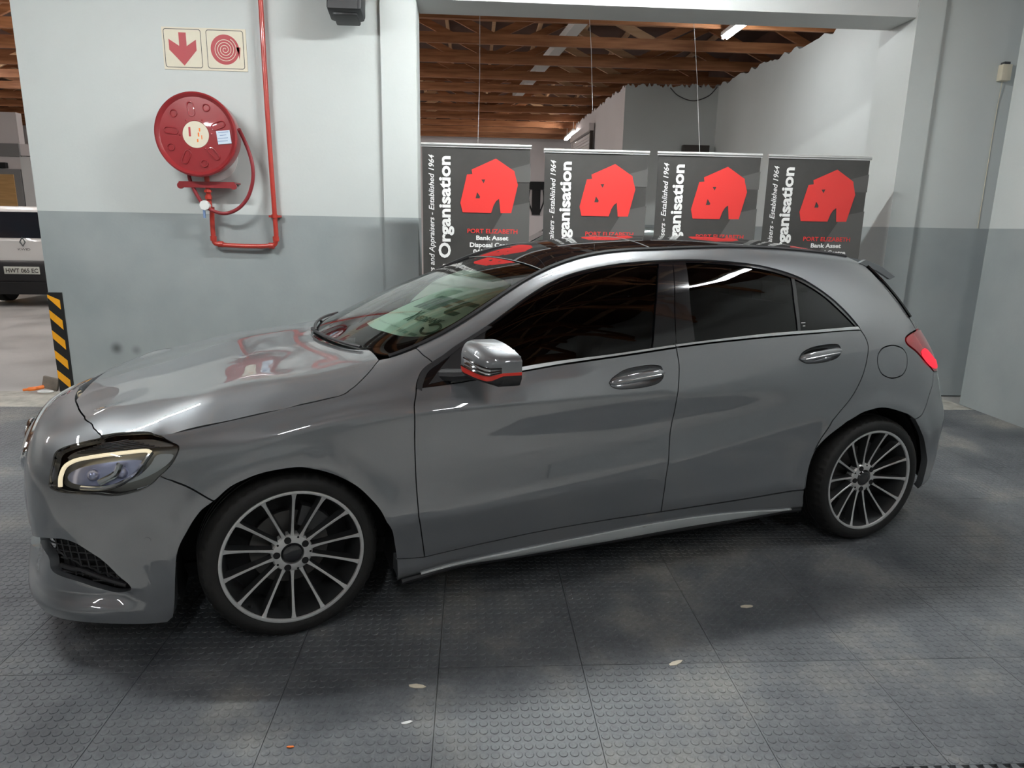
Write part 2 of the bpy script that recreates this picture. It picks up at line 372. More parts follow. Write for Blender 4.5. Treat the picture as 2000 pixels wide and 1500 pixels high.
slab('wall_block_side', (3.22, 13.4), (3.37, 8.78), .12, 0, ZT, M['pink_wall'], 1)
struct(MB().box((-3, YF+.1, 2.0), (22, .2, 4.0)).build('wall_far', M['pink_wall']))
struct(MB().box((-3, YF+.16, 4.5), (22, .2, 1.2)).build('trim_8', M['roof_sheet']))
struct(MB().box((5.62, 9.5, 4.35), (.1, 18, 1.4)).build('trim_9', M['roof_sheet']))
slab('wall_far_left', (-13.9, 14.0), (-9.46, 14.0), .2, 0, 3.78, M['pink_wall'])
struct(MB().box((-9.33, 14.1, 1.41), (.28, .3, 2.82)).build('trim_5', M['white_wall']))
struct(MB().box((-9.33, 14.12, 2.97), (.28, .3, .26)).build('trim_6', M['pink_wall']))
struct(MB().box((-11.7, 13.97, 2.96), (4.5, .08, .28)).build('trim_7', M['grey_panel']))
# ceiling: sheeting on battens above the trusses
struct(MB().box((-4.3, 4.6, 4.60), (20, 27, .06)).build('ceiling', M['roof_sheet'])); ceil = bpy.data.objects['ceiling']
for i in range(26):
    MB().box((-13.2+.72*i, 4.6, 4.53), (.05, 27, .07)).build('batten', M['timber_light'], ceil)
# roof trusses
def truss(y, x0, x1, zb=ZT):
    t = thing('roof_truss', 'x', 'roof truss', ((x0+x1)/2, y, zb), 0, 'timber roof trusses in rows')
    L = x1-x0; MB().box((0, 0, .065), (L, .045, .13)).build('bottom_chord', M['timber'], t)
    MB().box((0, 0, .62), (L, .045, .10)).build('top_chord', M['timber'], t)
    n = max(4, int(L/1.05)); 
    web = None
    for i in range(n):
        a = -L/2+L*i/n; b = -L/2+L*(i+1)/n
        p, q = ((a, .046, .10), (b, .046, .60)) if i % 2 == 0 else ((a, .046, .60), (b, .046, .10))
        MB().bar(p, q, .04, .10).build('web', M['timber'] if i % 3 else M['timber_light'], t)
    return t
k = 0
for y in [5.54+1.1*i for i in range(11)]:
    k += 1; t = truss(y, -13.9, 5.45); t['label'] = '%s timber roof truss of the hall seen through the opening, counting from the beam' % ('nearest', 'second', 'third', 'fourth', 'fifth', 'sixth', 'seventh', 'eighth', 'ninth', 'tenth', 'farthest')[k-1]
for y in [4.44, 3.62, 2.5, 1.3, .1, -1.1, -2.3, -3.5, -4.7, -5.9, -7.1]:
    t = truss(y, -13.9, 5.2); t['label'] = 'timber roof truss above the parking bay, overhead and seen only mirrored in the car'; t['group'] = 'timber roof trusses over the bay'
# fluorescent battens
def batten(x, y, z, rz, label, L=1.5, group=None, tm='tube', hs=.55):
    t = thing('fluorescent_light', label, 'light', (x, y, z), math.radians(rz), group)
    MB().box((0, 0, .05), (.09, L, .05), bev=.006).build('batten_body', M['white'], t)
    MB().cyl((-.022, -L/2+.03, .006), (-.022, L/2-.03, .006), .017, n=10).build('tube', M[tm], t)
    MB().cyl((.022, -L/2+.03, .006), (.022, L/2-.03, .006), .017, n=10).build('tube', M[tm], t)
    for s in (-1, 1): MB().cyl((0, s*hs, .07), (0, s*hs, ZT+.02-z), .006, n=6).build('hanger', M['white'], t)
    return t
for i, b in enumerate(BAY_TUBES): batten(*b, 'twin fluorescent batten over the parking bay, out of view above the car', group='battens over the parking bay', tm='tube_key' if i == 1 else 'tube' if i == 0 else 'tube_dim', hs=.6)
batten(*HALL_TUBES[0], 'lit fluorescent batten under the trusses at upper right of the opening', L=1.2, tm='tube_dim')
batten(*HALL_TUBES[1], 'small lit fluorescent batten far back beside the roller shutter', tm='tube_hall')
for b in HALL_TUBES[2:]: batten(*b, 'fluorescent batten of the rear hall hidden among the trusses', group='hidden battens of the rear hall', tm='tube_hall')
# white cable duct above the trusses
MBd = MB().bar((2.34, 5.2, 4.03), (1.75, 11.6, 4.03), .16, .10)
tag(MBd.build('cable_duct', M['white']), 'white cable duct running back through the roof trusses', 'duct')
# ------------------------------------------------------------------ the hatchback: side skin
def natspline(xs, ys):
    # natural cubic spline, ys shape (n,...) -> eval func
    xs=np.asarray(xs,float); ys=np.asarray(ys,float); n=len(xs); h=np.diff(xs)
    A=np.zeros((n,n)); A[0,0]=A[-1,-1]=1; rhs=np.zeros_like(ys)
    for i in range(1,n-1):
        A[i,i-1]=h[i-1]; A[i,i]=2*(h[i-1]+h[i]); A[i,i+1]=h[i]
        rhs[i]=6*((ys[i+1]-ys[i])/h[i]-(ys[i]-ys[i-1])/h[i-1])
    M=np.linalg.solve(A,rhs.reshape(n,-1)).reshape(ys.shape)
    def f(x):
        x=np.asarray(x,float); i=np.clip(np.searchsorted(xs,x)-1,0,n-2)
        xc=np.clip(x,xs[0],xs[-1])
        a=(xs[i+1]-xc)/h[i]; b=(xc-xs[i])/h[i]
        e=(Ellipsis,)+(None,)*(ys.ndim-1); hh=h[i][e]; a=a[e]; b=b[e]
        return a*ys[i]+b*ys[i+1]+((a**3-a)*M[i]+(b**3-b)*M[i+1])*hh**2/6
    return f
# plan curve: control points of the outer envelope (car frame, near side y<0)
PL=np.array([(-.965,0),(-.952,-.18),(-.913,-.40),(-.868,-.58),(-.795,-.72),(-.66,-.815),(-.47,-.865),(-.25,-.884),(0,-.890),(1.3,-.890),(2.6,-.890),(2.85,-.888),(3.02,-.872),(3.17,-.83),(3.28,-.76),(3.355,-.64),(3.40,-.45),(3.425,-.2),(3.43,0)],float)
_d=np.r_[0,np.cumsum(np.hypot(*np.diff(PL,axis=0).T))]
_u=_d-_d[8]          # u=0 at x=0
_pl=natspline(_u,PL)
UMIN,UMAX=_u[0],_u[-1]
def plan(u):
    P=_pl(np.clip(u,UMIN,UMAX)); e=1e-4; uc=np.clip(u,UMIN+2e-4,UMAX-2e-4); T=(_pl(uc+e)-_pl(uc-e))
    T/=np.linalg.norm(T,axis=-1,keepdims=True)
    N=np.stack([T[...,1],-T[...,0]],-1)   # outward: for T=(1,0) -> (0,-1)
    return P,N
# section table: station u : rows (inset d, z)
ROWS=13
TAB={
-1.36:[(-.02,.16),(-.03,.19),(-.025,.24),(-.005,.32),(.0,.42),(.0,.52),(.005,.60),(.02,.68),(.055,.74),(.11,.775),(.18,.803),(.30,.832),(.42,.862)],
-1.10:[(-.02,.16),(-.03,.19),(-.025,.24),(-.005,.32),(.0,.42),(.0,.52),(.005,.60),(.02,.68),(.055,.74),(.11,.775),(.18,.803),(.30,.832),(.42,.862)],
-.85:[(-.005,.15),(-.015,.18),(-.012,.24),(.0,.32),(.0,.42),(.0,.52),(.006,.60),(.025,.68),(.065,.74),(.115,.78),(.18,.812),(.28,.842),(.38,.868)],
-.60:[(.01,.14),(.004,.17),(.004,.23),(.008,.32),(.005,.42),(.0,.52),(.004,.60),(.018,.68),(.05,.75),(.085,.79),(.13,.82),(.20,.845),(.28,.865)],
-.40:[(0.015,0.13),(0.012,0.16),(0.012,0.22),(0.012,0.32),(0.006,0.42),(0,0.52),(0.002,0.645),(0.01,0.7),(0.035,0.77),(0.07,0.81),(0.11,0.838),(0.17,0.865),(0.24,0.885)],
0.0:[(0.1,0.15),(0.05,0.175),(0.03,0.24),(0.018,0.33),(0.008,0.44),(0.004,0.55),(0.004,0.735),(0.012,0.79),(0.032,0.815),(0.065,0.855),(0.11,0.885),(0.16,0.91),(0.22,0.93)],
.38:[(0.055,0.145),(0.03,0.17),(0.026,0.25),(0.019,0.335),(0.007,0.42),(0.02,0.62),(0.006,0.812),(0.022,0.85),(0.04,0.872),(0.075,0.925),(0.115,0.962),(0.157,0.985),(0.202,0.996)],
.60:[(0.09,0.16),(0.045,0.182),(0.028,0.253),(0.019,0.335),(0.006,0.43),(0.024,0.635),(0.006,0.826),(0.024,0.868),(0.044,0.905),(0.085,0.98),(0.118,1.03),(0.157,1.063),(0.198,1.08)],
.80:[(0.1,0.165),(0.045,0.185),(0.03,0.255),(0.02,0.34),(0.005,0.445),(0.026,0.645),(0.006,0.83),(0.026,0.88),(0.048,0.93),(0.098,1.04),(0.138,1.11),(0.184,1.158),(0.235,1.184)],
1.0:[(0.1,0.167),(0.045,0.187),(0.03,0.258),(0.02,0.35),(0.005,0.465),(0.027,0.655),(0.006,0.832),(0.028,0.892),(0.05,0.947),(0.112,1.1),(0.164,1.195),(0.224,1.257),(0.293,1.287)],
1.30:[(0.1,0.17),(0.045,0.19),(0.03,0.262),(0.02,0.37),(0.005,0.494),(0.026,0.67),(0.006,0.832),(0.029,0.905),(0.052,0.965),(0.125,1.14),(0.19,1.26),(0.258,1.342),(0.337,1.38)],
1.65:[(0.1,0.175),(0.048,0.195),(0.03,0.266),(0.02,0.395),(0.004,0.545),(0.022,0.7),(0.007,0.833),(0.031,0.918),(0.056,0.992),(0.132,1.16),(0.197,1.28),(0.272,1.365),(0.352,1.406)],
2.00:[(0.1,0.18),(0.05,0.2),(0.03,0.27),(0.019,0.42),(0.002,0.61),(0.012,0.725),(0.009,0.832),(0.031,0.93),(0.06,1.015),(0.135,1.17),(0.203,1.285),(0.284,1.372),(0.362,1.417)],
2.45:[(0.11,0.19),(0.06,0.21),(0.03,0.28),(0.016,0.45),(0,0.645),(0.003,0.745),(0.013,0.842),(0.035,0.95),(0.068,1.055),(0.142,1.185),(0.218,1.288),(0.305,1.365),(0.385,1.403)],
2.80:[(.08,.20),(.05,.22),(.025,.29),(.010,.43),(-.004,.58),(-.000,.70),(.014,.81),(.044,.93),(.095,1.06),(.175,1.18),(.255,1.272),(.340,1.342),(.415,1.372)],
3.15:[(.05,.19),(.025,.22),(.012,.29),(.004,.43),(.000,.58),(.022,.68),(.045,.78),(.075,.88),(.155,1.02),(.26,1.15),(.35,1.235),(.43,1.30),(.50,1.325)],
3.50:[(.05,.20),(.03,.24),(.01,.31),(.004,.44),(.000,.58),(.03,.68),(.06,.78),(.10,.88),(.18,1.0),(.28,1.10),(.39,1.19),(.48,1.25),(.55,1.28)],
4.10:[(.05,.20),(.03,.24),(.01,.31),(.004,.44),(.000,.58),(.03,.68),(.06,.78),(.10,.88),(.18,1.0),(.28,1.10),(.39,1.19),(.48,1.25),(.55,1.28)],
}
_us=np.array(sorted(TAB)); _T=np.array([TAB[k] for k in _us])   # n,ROWS,2
_tab=natspline(_us,_T)
def S(u,v):
    """side skin, u plan coordinate, v row coordinate 0..12 -> xyz (car frame, near side)"""
    u=np.asarray(u,float); v=np.asarray(v,float)
    W=_tab(np.clip(u,_us[0],_us[-1]))          # (...,ROWS,2)
    i=np.clip(np.floor(v).astype(int),0,ROWS-2); t=(v-i)[...,None]
    def row(k): return np.take_along_axis(W,np.clip(k,0,ROWS-1)[...,None,None],axis=-2)[...,0,:]
    p0,p1,p2,p3=row(i-1),row(i),row(i+1),row(i+2)
    p0=np.where((i==0)[...,None],2*p1-p2,p0); p3=np.where((i==ROWS-2)[...,None],2*p2-p1,p3)
    # Catmull-Rom tangents by chord (centripetal-ish)
    c0=np.linalg.norm(p1-p0,axis=-1,keepdims=True)+1e-9;c1=np.linalg.norm(p2-p1,axis=-1,keepdims=True)+1e-9;c2=np.linalg.norm(p3-p2,axis=-1,keepdims=True)+1e-9
    m1=c1*((p1-p0)/c0*c1+(p2-p1)/c1*c0)/(c0+c1); m2=c1*((p2-p1)/c1*c2+(p3-p2)/c2*c1)/(c1+c2)
    # pressed creases along rows 4 and 6 of the doors
    for rw,a0,a1,b0,b1,k in ((4,.42,.57,1.95,2.30,1.0),(6,.0,.30,1.7,2.25,.85)):
        wc=(k*np.clip((u-a0)/(a1-a0),0,1)*np.clip((b1-u)/(b1-b0),0,1))[...,None]
        m1=np.where((i==rw)[...,None],m1*(1-wc)+wc*(p2-p1),m1); m2=np.where((i==rw-1)[...,None],m2*(1-wc)+wc*(p2-p1),m2)
    t2,t3=t*t,t*t*t
    w=(2*t3-3*t2+1)*p1+(t3-2*t2+t)*m1+(-2*t3+3*t2)*p2+(t3-t2)*m2
    P,N=plan(u); d=w[...,0]; z=w[...,1]
    # wheel arch flare
    for xc in (0.0,2.699):
        r=np.hypot(u-xc,z-.316); d=d-.012*np.exp(-((r-.375)/.05)**2)*(z>.15)
    # ridge over the corner intake of the bumper
    sm=lambda x: (lambda c: c*c*(3-2*c))(np.clip(x,0,1))
    zr=.455+(u+1.0)*(-.38); d=d+.028*sm((zr-z)/.035)*sm((z-.185)/.05)*sm((u+1.22)/.15)*sm((-.47-u)/.12)
    xy=P-N*d[...,None]
    return np.concatenate([xy,z[...,None]],-1)
# panel outlines on the skin, as (u, v)
CV={'dlo_top': [(0.4736, 8.369), (0.4828, 8.777), (0.5218, 9.475), (0.586, 9.774), (0.6633, 10.147), (0.7765, 10.364), (0.9442, 10.688), (1.1191, 10.888), (1.2935, 10.901), (1.4741, 10.94), (1.6623, 10.984), (1.7791, 10.964), (2.0341, 10.728), (2.1608, 10.499), (2.2833, 10.136), (2.3952, 9.545), (2.4999, 8.753), (2.5722, 8.014)],
'chrome_top': [(0.5144, 8.386), (0.6045, 8.343), (0.745, 8.238), (0.8851, 8.226), (1.2185, 8.209), (1.4743, 8.224), (1.6866, 8.237), (2.0558, 8.238), (2.3469, 8.13), (2.5617, 8.072)],
'chrome_bot': [(0.4733, 8.342), (0.6026, 8.164), (0.743, 8.087), (0.8827, 8.085), (1.1074, 8.111), (1.5802, 8.145), (1.7846, 8.153), (2.0516, 8.124), (2.3428, 8.016), (2.5756, 7.919)],
'frontgap': [(0.4733, 8.342), (0.4594, 6.957), (0.4568, 5.595), (0.4592, 5.062), (0.4628, 4.366), (0.478, 3.184), (0.4921, 1.869)],
'doorbot': [(0.4921, 1.869), (0.7426, 2.124), (0.9704, 2.268), (1.24, 2.282), (1.5401, 2.241), (1.9377, 2.214), (2.304, 2.22)],
'bgap': [(1.5827, 8.143), (1.585, 7.281), (1.567, 5.861), (1.5657, 5.368), (1.5527, 4.638), (1.5443, 3.803), (1.5441, 3.02), (1.5401, 2.241)],
'reargap': [(2.5756, 7.919), (2.597, 7.618), (2.6089, 7.28), (2.5898, 6.64), (2.5537, 5.908), (2.5036, 5.104), (2.4499, 4.489), (2.396, 3.901), (2.3505, 3.544), (2.3165, 3.111), (2.3037, 2.627), (2.304, 2.22)],
'glass_top': [(0.6473, 10.002), (0.7744, 10.203), (0.9407, 10.524), (1.1136, 10.703), (1.2885, 10.76), (1.4675, 10.779), (1.6599, 10.829), (1.7709, 10.81), (2.0263, 10.59), (2.153, 10.362), (2.2749, 9.99), (2.3887, 9.423), (2.4836, 8.688), (2.5524, 8.077)],
'fgl_rear': [(1.5855, 10.798), (1.5176, 9.164), (1.4719, 8.226)],
'bp_gap': [(1.6599, 10.829), (1.6091, 9.116), (1.5835, 8.201)],
'rgl_front': [(1.7278, 10.808), (1.6923, 9.248), (1.68, 8.228)],
'rgl_rear': [(2.2691, 10.014), (2.2379, 8.945), (2.2189, 8.191)],
'qgl_front': [(2.2895, 9.932), (2.2606, 8.935), (2.2384, 8.176)],
'mirtri': [(0.7744, 10.203), (0.7491, 9.361), (0.7208, 8.272)],
'hoodgap': [(-0.602, 9.041), (-0.5409, 9.157), (-0.4494, 9.003), (-0.3821, 8.62), (-0.1863, 8.888), (0.0163, 9.112), (0.1213, 9.115), (0.1948, 9.125), (0.2401, 9.407), (0.2741, 9.817), (0.317, 10.631), (0.3632, 12.026)],
'hoodfront': [(-1.2787, 10.044), (-1.1327, 10.134), (-0.9727, 10.143), (-0.7364, 10.04), (-0.6534, 9.559), (-0.602, 9.041)],
'fpillar': [(0.3632, 12.026), (0.4271, 11.721), (0.5018, 11.694)],
'fp2': [(0.5014, 11.65), (0.5168, 10.499), (0.5463, 9.572)],
'headlight': [(-0.7578, 6.35), (-0.7664, 6.655), (-0.7696, 7.364), (-0.775, 7.958), (-0.6958, 8.495), (-0.6027, 8.874), (-0.5404, 9.116), (-0.4493, 8.983), (-0.3934, 8.583), (-0.3575, 8.066), (-0.3331, 7.742), (-0.351, 7.099), (-0.3935, 6.436), (-0.4574, 5.977), (-0.5278, 5.991), (-0.6091, 6.216), (-0.7182, 6.27)],
'bumpgap': [(-0.3935, 6.436), (-0.36, 5.997), (-0.3221, 5.791), (-0.276, 5.537), (-0.2342, 5.291)],
'intake': [(-1.0969, 3.334), (-0.7364, 4.311), (-0.6338, 3.829), (-0.5608, 2.996), (-0.5277, 2.418), (-0.5796, 2.202), (-0.6422, 2.354), (-0.7373, 2.615), (-0.8421, 2.745), (-0.9105, 3.357)],
'fuel': [(2.6598, 6.771), (2.6782, 7.07), (2.7188, 7.254), (2.7758, 7.322), (2.8334, 7.265), (2.8654, 7.091), (2.8678, 6.823), (2.849, 6.449), (2.8047, 6.173), (2.7444, 6.079), (2.6947, 6.169), (2.6669, 6.416)],
'taillight': [(3.063, 7.971), (2.9531, 7.804), (2.8912, 7.638), (2.8862, 7.411), (2.9584, 7.193), (3.0436, 6.842), (3.1364, 6.389)],
'rbgap': [(3.134, 6.341), (3.0973, 5.774), (3.0591, 5.409), (2.9728, 4.53), (2.9096, 4.369)],
'hatch': [(2.7441, 10.039), (2.8197, 9.321), (2.8919, 8.792), (2.9744, 8.417), (3.063, 7.971)],
'handleF': [(1.2587, 6.87), (1.2918, 7.222), (1.358, 7.536), (1.4371, 7.576), (1.4847, 7.484), (1.5037, 7.157), (1.4945, 6.683), (1.4513, 6.469), (1.3788, 6.385), (1.3083, 6.404), (1.2697, 6.526)],
'handleR': [(2.2105, 7.057), (2.2329, 7.293), (2.2921, 7.437), (2.3655, 7.465), (2.4184, 7.431), (2.4406, 7.285), (2.4344, 6.987), (2.3943, 6.815), (2.3231, 6.733), (2.2566, 6.756), (2.2202, 6.867)],
'sensor': [(-0.4528, 4.277)],
'archF': [(-0.2342, 5.291), (-0.1613, 5.563), (-0.0762, 5.644), (0.0298, 5.584), (0.0944, 5.435), (0.1602, 5.216), (0.2271, 4.905), (0.2853, 4.519), (0.3258, 4.2), (0.3587, 3.667), (0.3723, 2.864), (0.3817, 2.07)],
'archFB': [(-0.2342, 5.291), (-0.277, 5.114), (-0.3286, 4.422), (-0.3608, 3.775), (-0.3777, 2.748)],
'archR': [(2.304, 2.22), (2.3158, 3.136), (2.3714, 3.527), (2.4815, 3.972), (2.5932, 4.57), (2.7, 4.796), (2.8397, 4.624), (2.9096, 4.369)],
'archRB': [(2.9096, 4.369), (2.9552, 3.923), (3.0043, 3.511), (3.0822, 2.619)]}

CAR = thing('car', 'dark grey metallic five-door hatchback with black glass roof parked across the rubber tiles', 'car', (0, 0, 0), CAR_YAW)
VS = .1                       # one row of v counts as 0.1 m when meshing
def seg(name, n=6, rev=False, sl=None):
    P = np.array(CV[name], float)
    if sl: P = P[sl]
    D = catmull(P, n)
    return D[::-1] if rev else D
def join(*L):
    out = []
    for a in L:
        for p in np.atleast_2d(np.asarray(a, float)):
            if not out or np.hypot(*(out[-1]-p)) > 2e-3: out.append(p)
    if np.hypot(*(out[0]-out[-1])) < 2e-3: out.pop()
    return np.array(out)
def resample(P, h):
    """closed outline in metres, split long edges"""
    out = []
    for i in range(len(P)):
        a, b = P[i], P[(i+1) % len(P)]; n = max(1, int(np.ceil(np.hypot(*(b-a))/h)))
        for k in range(n): out.append(a+(b-a)*k/n)
    return np.array(out)
def area(P): x, y = P[:, 0], P[:, 1]; return .5*np.sum(x*np.roll(y, -1)-np.roll(x, -1)*y)
def inset(P, g):
    if area(P) < 0: P = P[::-1]
    e = np.roll(P, -1, 0)-P; e /= np.linalg.norm(e, axis=1, keepdims=True)+1e-12
    nl = np.stack([-e[:, 1], e[:, 0]], 1); a = nl+np.roll(nl, 1, 0); L = np.linalg.norm(a, axis=1, keepdims=True); a /= L+1e-9
    return P+a*(g/np.clip(L/2, .5, 1))
def SN(uv, surf):
    e = 2e-3; u, v = uv[:, 0], uv[:, 1]; P = surf(u, v)
    du = surf(u+e, v)-surf(u-e, v); dv = surf(u, v+e/VS)-surf(u, v-e/VS)
    n = np.cross(du, dv); n /= np.linalg.norm(n, axis=1, keepdims=True)+1e-12
    return P, n
def surf_panel(name, outer, m, parent, holes=(), surf=None, off=0.0, thick=.014, res=.04, gap=.0022, flip=False, both=True, rim=True):
    """a sheet cut out of the skin, with a small flange all round"""
    surf = surf or S; sc2 = np.array([1, VS])
    loops = [inset(resample(np.asarray(outer)*sc2, res*.6), gap)]
    for h in holes: loops.append(inset(resample(np.asarray(h)*sc2, res*.6), -gap if gap < .003 else -.002))
    verts, edges = [], []
    for L in loops:
        k = len(verts); verts += [tuple(p) for p in L]; edges += [(k+i, k+(i+1) % len(L)) for i in range(len(L))]
    B = np.array(verts); lo, hi = loops[0].min(0), loops[0].max(0)
    gx, gy = np.meshgrid(np.arange(lo[0]+res*.5, hi[0], res), np.arange(lo[1]+res*.35, hi[1], res*.7)); G = np.stack([gx.ravel(), gy.ravel()], 1)
    ok = inpoly(G, loops[0])
    for L in loops[1:]: ok &= ~inpoly(G, L)
    G = G[ok]
    if len(G):
        d = np.min(np.hypot(G[:, None, 0]-B[None, :, 0], G[:, None, 1]-B[None, :, 1]), axis=1); G = G[d > res*.33]
    allv = [Vector(p) for p in verts]+[Vector((p[0], p[1])) for p in G]
    r = delaunay_2d_cdt(allv, edges, [], 0, 1e-7); P2 = np.array([(v.x, v.y) for v in r[0]]); T = [tuple(t) for t in r[2]]
    Tc = np.array([P2[list(t)].mean(0) for t in T]); ok = inpoly(Tc, loops[0])
    for L in loops[1:]: ok &= ~inpoly(Tc, L)
    T = [t for t, k in zip(T, ok) if k]
    uv = P2/sc2; P, N = SN(uv, surf)
    if flip: N = -N
    P = P+N*off
    V = P.tolist(); NN = N.tolist(); F = []
    # orientation
    a, b, c = [P[T[0][i]] for i in range(3)]
    # use the majority direction
    tri = np.array(T); cr = np.cross(P[tri[:, 1]]-P[tri[:, 0]], P[tri[:, 2]]-P[tri[:, 0]]); sgn = np.einsum('ij,ij->i', cr, N[tri[:, 0]])
    F = [t if s > 0 else t[::-1] for t, s in zip(T, sgn)]
    if rim:
        inv = {}
        for new, olds in enumerate(r[3]):
            for o in olds: inv[o] = new
        k0 = 0
        for li, L in enumerate(loops):
            n = len(L); ids = [inv.get(k0+i, None) for i in range(n)]; k0 += n
            if any(i is None for i in ids): continue
            base = len(V)
            for i in range(n):
                p, nn = P[ids[i]], N[ids[i]]; tdir = P[ids[(i+1) % n]]-P[ids[i-1]]; side = np.cross(tdir, nn); side /= np.linalg.norm(side)+1e-9
                V.append(p.tolist()); NN.append(side.tolist()); V.append((p-nn*thick).tolist()); NN.append(side.tolist())
            for i in range(n):
                j = (i+1) % n; q = (base+2*i, base+2*j, base+2*j+1, base+2*i+1)
                pa, pb, pc = [np.array(V[x]) for x in q[:3]]
                F.append(q if np.dot(np.cross(pb-pa, pc-pa), np.array(NN[q[0]])) > 0 else q[::-1])
    out = []
    for mir in ((False, True) if both else (False,)):
        vv = [(p[0], -p[1], p[2]) for p in V] if mir else V; nn = [(p[0], -p[1], p[2]) for p in NN] if mir else NN; ff = [f[::-1] for f in F] if mir else F
        me = bpy.data.meshes.new(name); me.from_pydata(vv, [], ff); me.update()
        for p in me.polygons: p.use_smooth = True
        me.normals_split_custom_set_from_vertices(nn)
        pa = parent[1 if mir else 0] if isinstance(parent, (list, tuple)) else parent
        out.append(link(name, me, m, pa))
    return out
def both_sides(fn):
    """build something for the near side, then mirror its mesh for the far side"""
    def run(*a, **k): return fn(*a, **k)
    return run
def mirror_obj(o, parent):
    me = o.data.copy(); me.transform(Matrix.Scale(-1, 4, (0, 1, 0))); me.flip_normals(); c = o.copy(); c.data = me; C.objects.link(c); c.parent = parent
    if o.location.y: c.location.y = -o.location.y
    for ch in list(o.children): mirror_obj(ch, c)
    return c
def vz(u, z):
    vs = np.linspace(0, 12, 241); Z = S(np.full(241, u), vs)[:, 2]; return float(np.interp(z, Z, vs))
def vtop(us): return np.array([(u, 12.0) for u in us])
# ---------------------------------------------------------------- body panels
gapF, gapB, gapR = seg('frontgap'), seg('bgap'), seg('reargap'); cbot = seg('chrome_bot'); ctop = seg('chrome_top')
ib = int(np.argmin(abs(cbot[:, 0]-CV['bgap'][0][0]))); cbF, cbR = cbot[:ib+1], cbot[ib:]
db = seg('doorbot'); jb = int(np.argmin(abs(db[:, 0]-CV['bgap'][-1][0]))); dbF, dbR = db[:jb+1], db[jb:]
dlo = seg('dlo_top'); hf = seg('hoodfront'); hg = seg('hoodgap', 6); hl = catmull(CV['headlight'], 5, True)
HB = CV['headlight']
def hlpart(i, j): return catmull(np.array(HB[i:j+1]), 5)
def sidx(curve, u): return int(np.argmin(abs(curve[:, 0]-u)))
archF, archFB, archR, archRB = seg('archF'), seg('archFB'), seg('archR'), seg('archRB')
bg = seg('bumpgap'); rbg = seg('rbgap'); fp, fp2 = seg('fpillar'), seg('fp2')
fuel = catmull(CV['fuel'], 4, True); hF = catmull(CV['handleF'], 5, True); hR = catmull(CV['handleR'], 5, True)
ig = int(np.argmin(abs(hg[:, 0]+.3821)))          # where the bonnet gap leaves the headlamp
dl0 = int(np.argmin(np.hypot(dlo[:, 0]-CV['fp2'][-1][0], (dlo[:, 1]-CV['fp2'][-1][1])*VS)))
skb = np.array([(.386, 0.0), (.6, 0.0), (1.3, 0.0), (2.0, 0.0), (2.37, 0.05)])
fender = join(hg[ig:], fp, fp2, dlo[:dl0+1][::-1], gapF, np.array([(.44, 1.93), (.3813, 2.089)]), archF[::-1], bg[::-1], hlpart(8, 12)[::-1][-11:])
fd = np.array([HB[8], HB[9], HB[10], HB[11], HB[12]])
fender = join(hg[ig:], fp, fp2, dlo[:dl0+1][::-1], gapF, np.array([(.44, 1.93), (.3813, 2.089)]), archF[::-1], bg[::-1], catmull(fd, 5)[::-1])
P_fender = surf_panel('fender', fender, M['paint'], CAR)
P_fdoor = surf_panel('front_door', join(cbF, gapB, dbF[::-1], gapF[::-1]), M['paint'], CAR, holes=[hF])
P_rdoor = surf_panel('rear_door', join(cbR, gapR, dbR[::-1], gapB[::-1]), M['paint'], CAR, holes=[hR])
P_sill = surf_panel('side_skirt', join(np.array([(.3813, 2.089), (.44, 1.93)]), db, np.array([(2.325, 1.4), (2.37, .05)]), skb[::-1], np.array([(.383, 1.0)])), M['paint'], CAR, thick=.05)
hatch = np.array([(2.80, 12.0), (2.83, 11.2), (2.88, 10.2), (2.945, 9.3), (3.01, 8.6), (3.063, 7.971)])
tl_in = seg('taillight')
i0 = sidx(dlo, 2.5722)
frame = join(dlo[dl0:], gapR, archR, rbg[::-1], tl_in[::-1], hatch[::-1], vtop(np.linspace(2.8, .52, 80)), np.array([(.5018, 11.695)]), fp2)
P_frame = surf_panel('quarter_panel', frame, M['paint'], CAR, holes=[fuel], res=.035)
P_fuel = surf_panel('fuel_flap', fuel, M['paint'], CAR, both=False)
# bumpers
intake = catmull(CV['intake'], 5, True)
grille = catmull([(UMIN+.002, 8.15), (-1.36, 8.1), (-1.2, 7.85), (-1.09, 7.3), (-1.075, 6.7), (-1.13, 6.1), (-1.26, 5.6), (-1.4, 5.45), (UMIN+.002, 5.4)], 5)
lowg = catmull([(UMIN+.002, 3.9), (-1.3, 3.9), (-1.1, 3.8), (-1.04, 3.4), (-1.10, 2.7), (-1.3, 2.4), (UMIN+.002, 2.4)], 5)
iw = int(np.argmin(np.hypot(hl[:, 0]+.6027, (hl[:, 1]-8.874)*VS)))
hbot = join(catmull(np.array([HB[12], HB[13], HB[14], HB[15], HB[16], HB[0], HB[1], HB[2], HB[3], HB[4], HB[5]]), 5))
bump = join(bg[::-1], hbot, hf[::-1], np.array([(UMIN+.002, 9.9)]), grille, lowg, np.array([(UMIN+.002, 0.0)]), np.array([(u, 0.0) for u in np.linspace(-1.5, -.42, 20)]), np.array([(-.40, .6)]), archFB[::-1])
P_bump = surf_panel('front_bumper', bump, M['paint'], CAR, holes=[intake], thick=.03)
rb_out = join(rbg, archRB, np.array([(3.10, 1.6), (3.11, .6), (3.15, .1), (3.6, .1), (UMAX-.002, .2), (UMAX-.002, 6.2), (3.5, 6.25), (3.20, 6.30)]))
P_rbump = surf_panel('rear_bumper', rb_out, M['paint'], CAR, thick=.03)
tl_out = join(tl_in, np.array([(3.20, 6.36), (3.35, 6.5), (3.5, 6.9), (3.52, 7.5), (3.4, 7.95), (3.22, 8.05)]))
P_tail = surf_panel('tail_lamp', tl_out, M['tail'], CAR, off=.004, gap=.003)
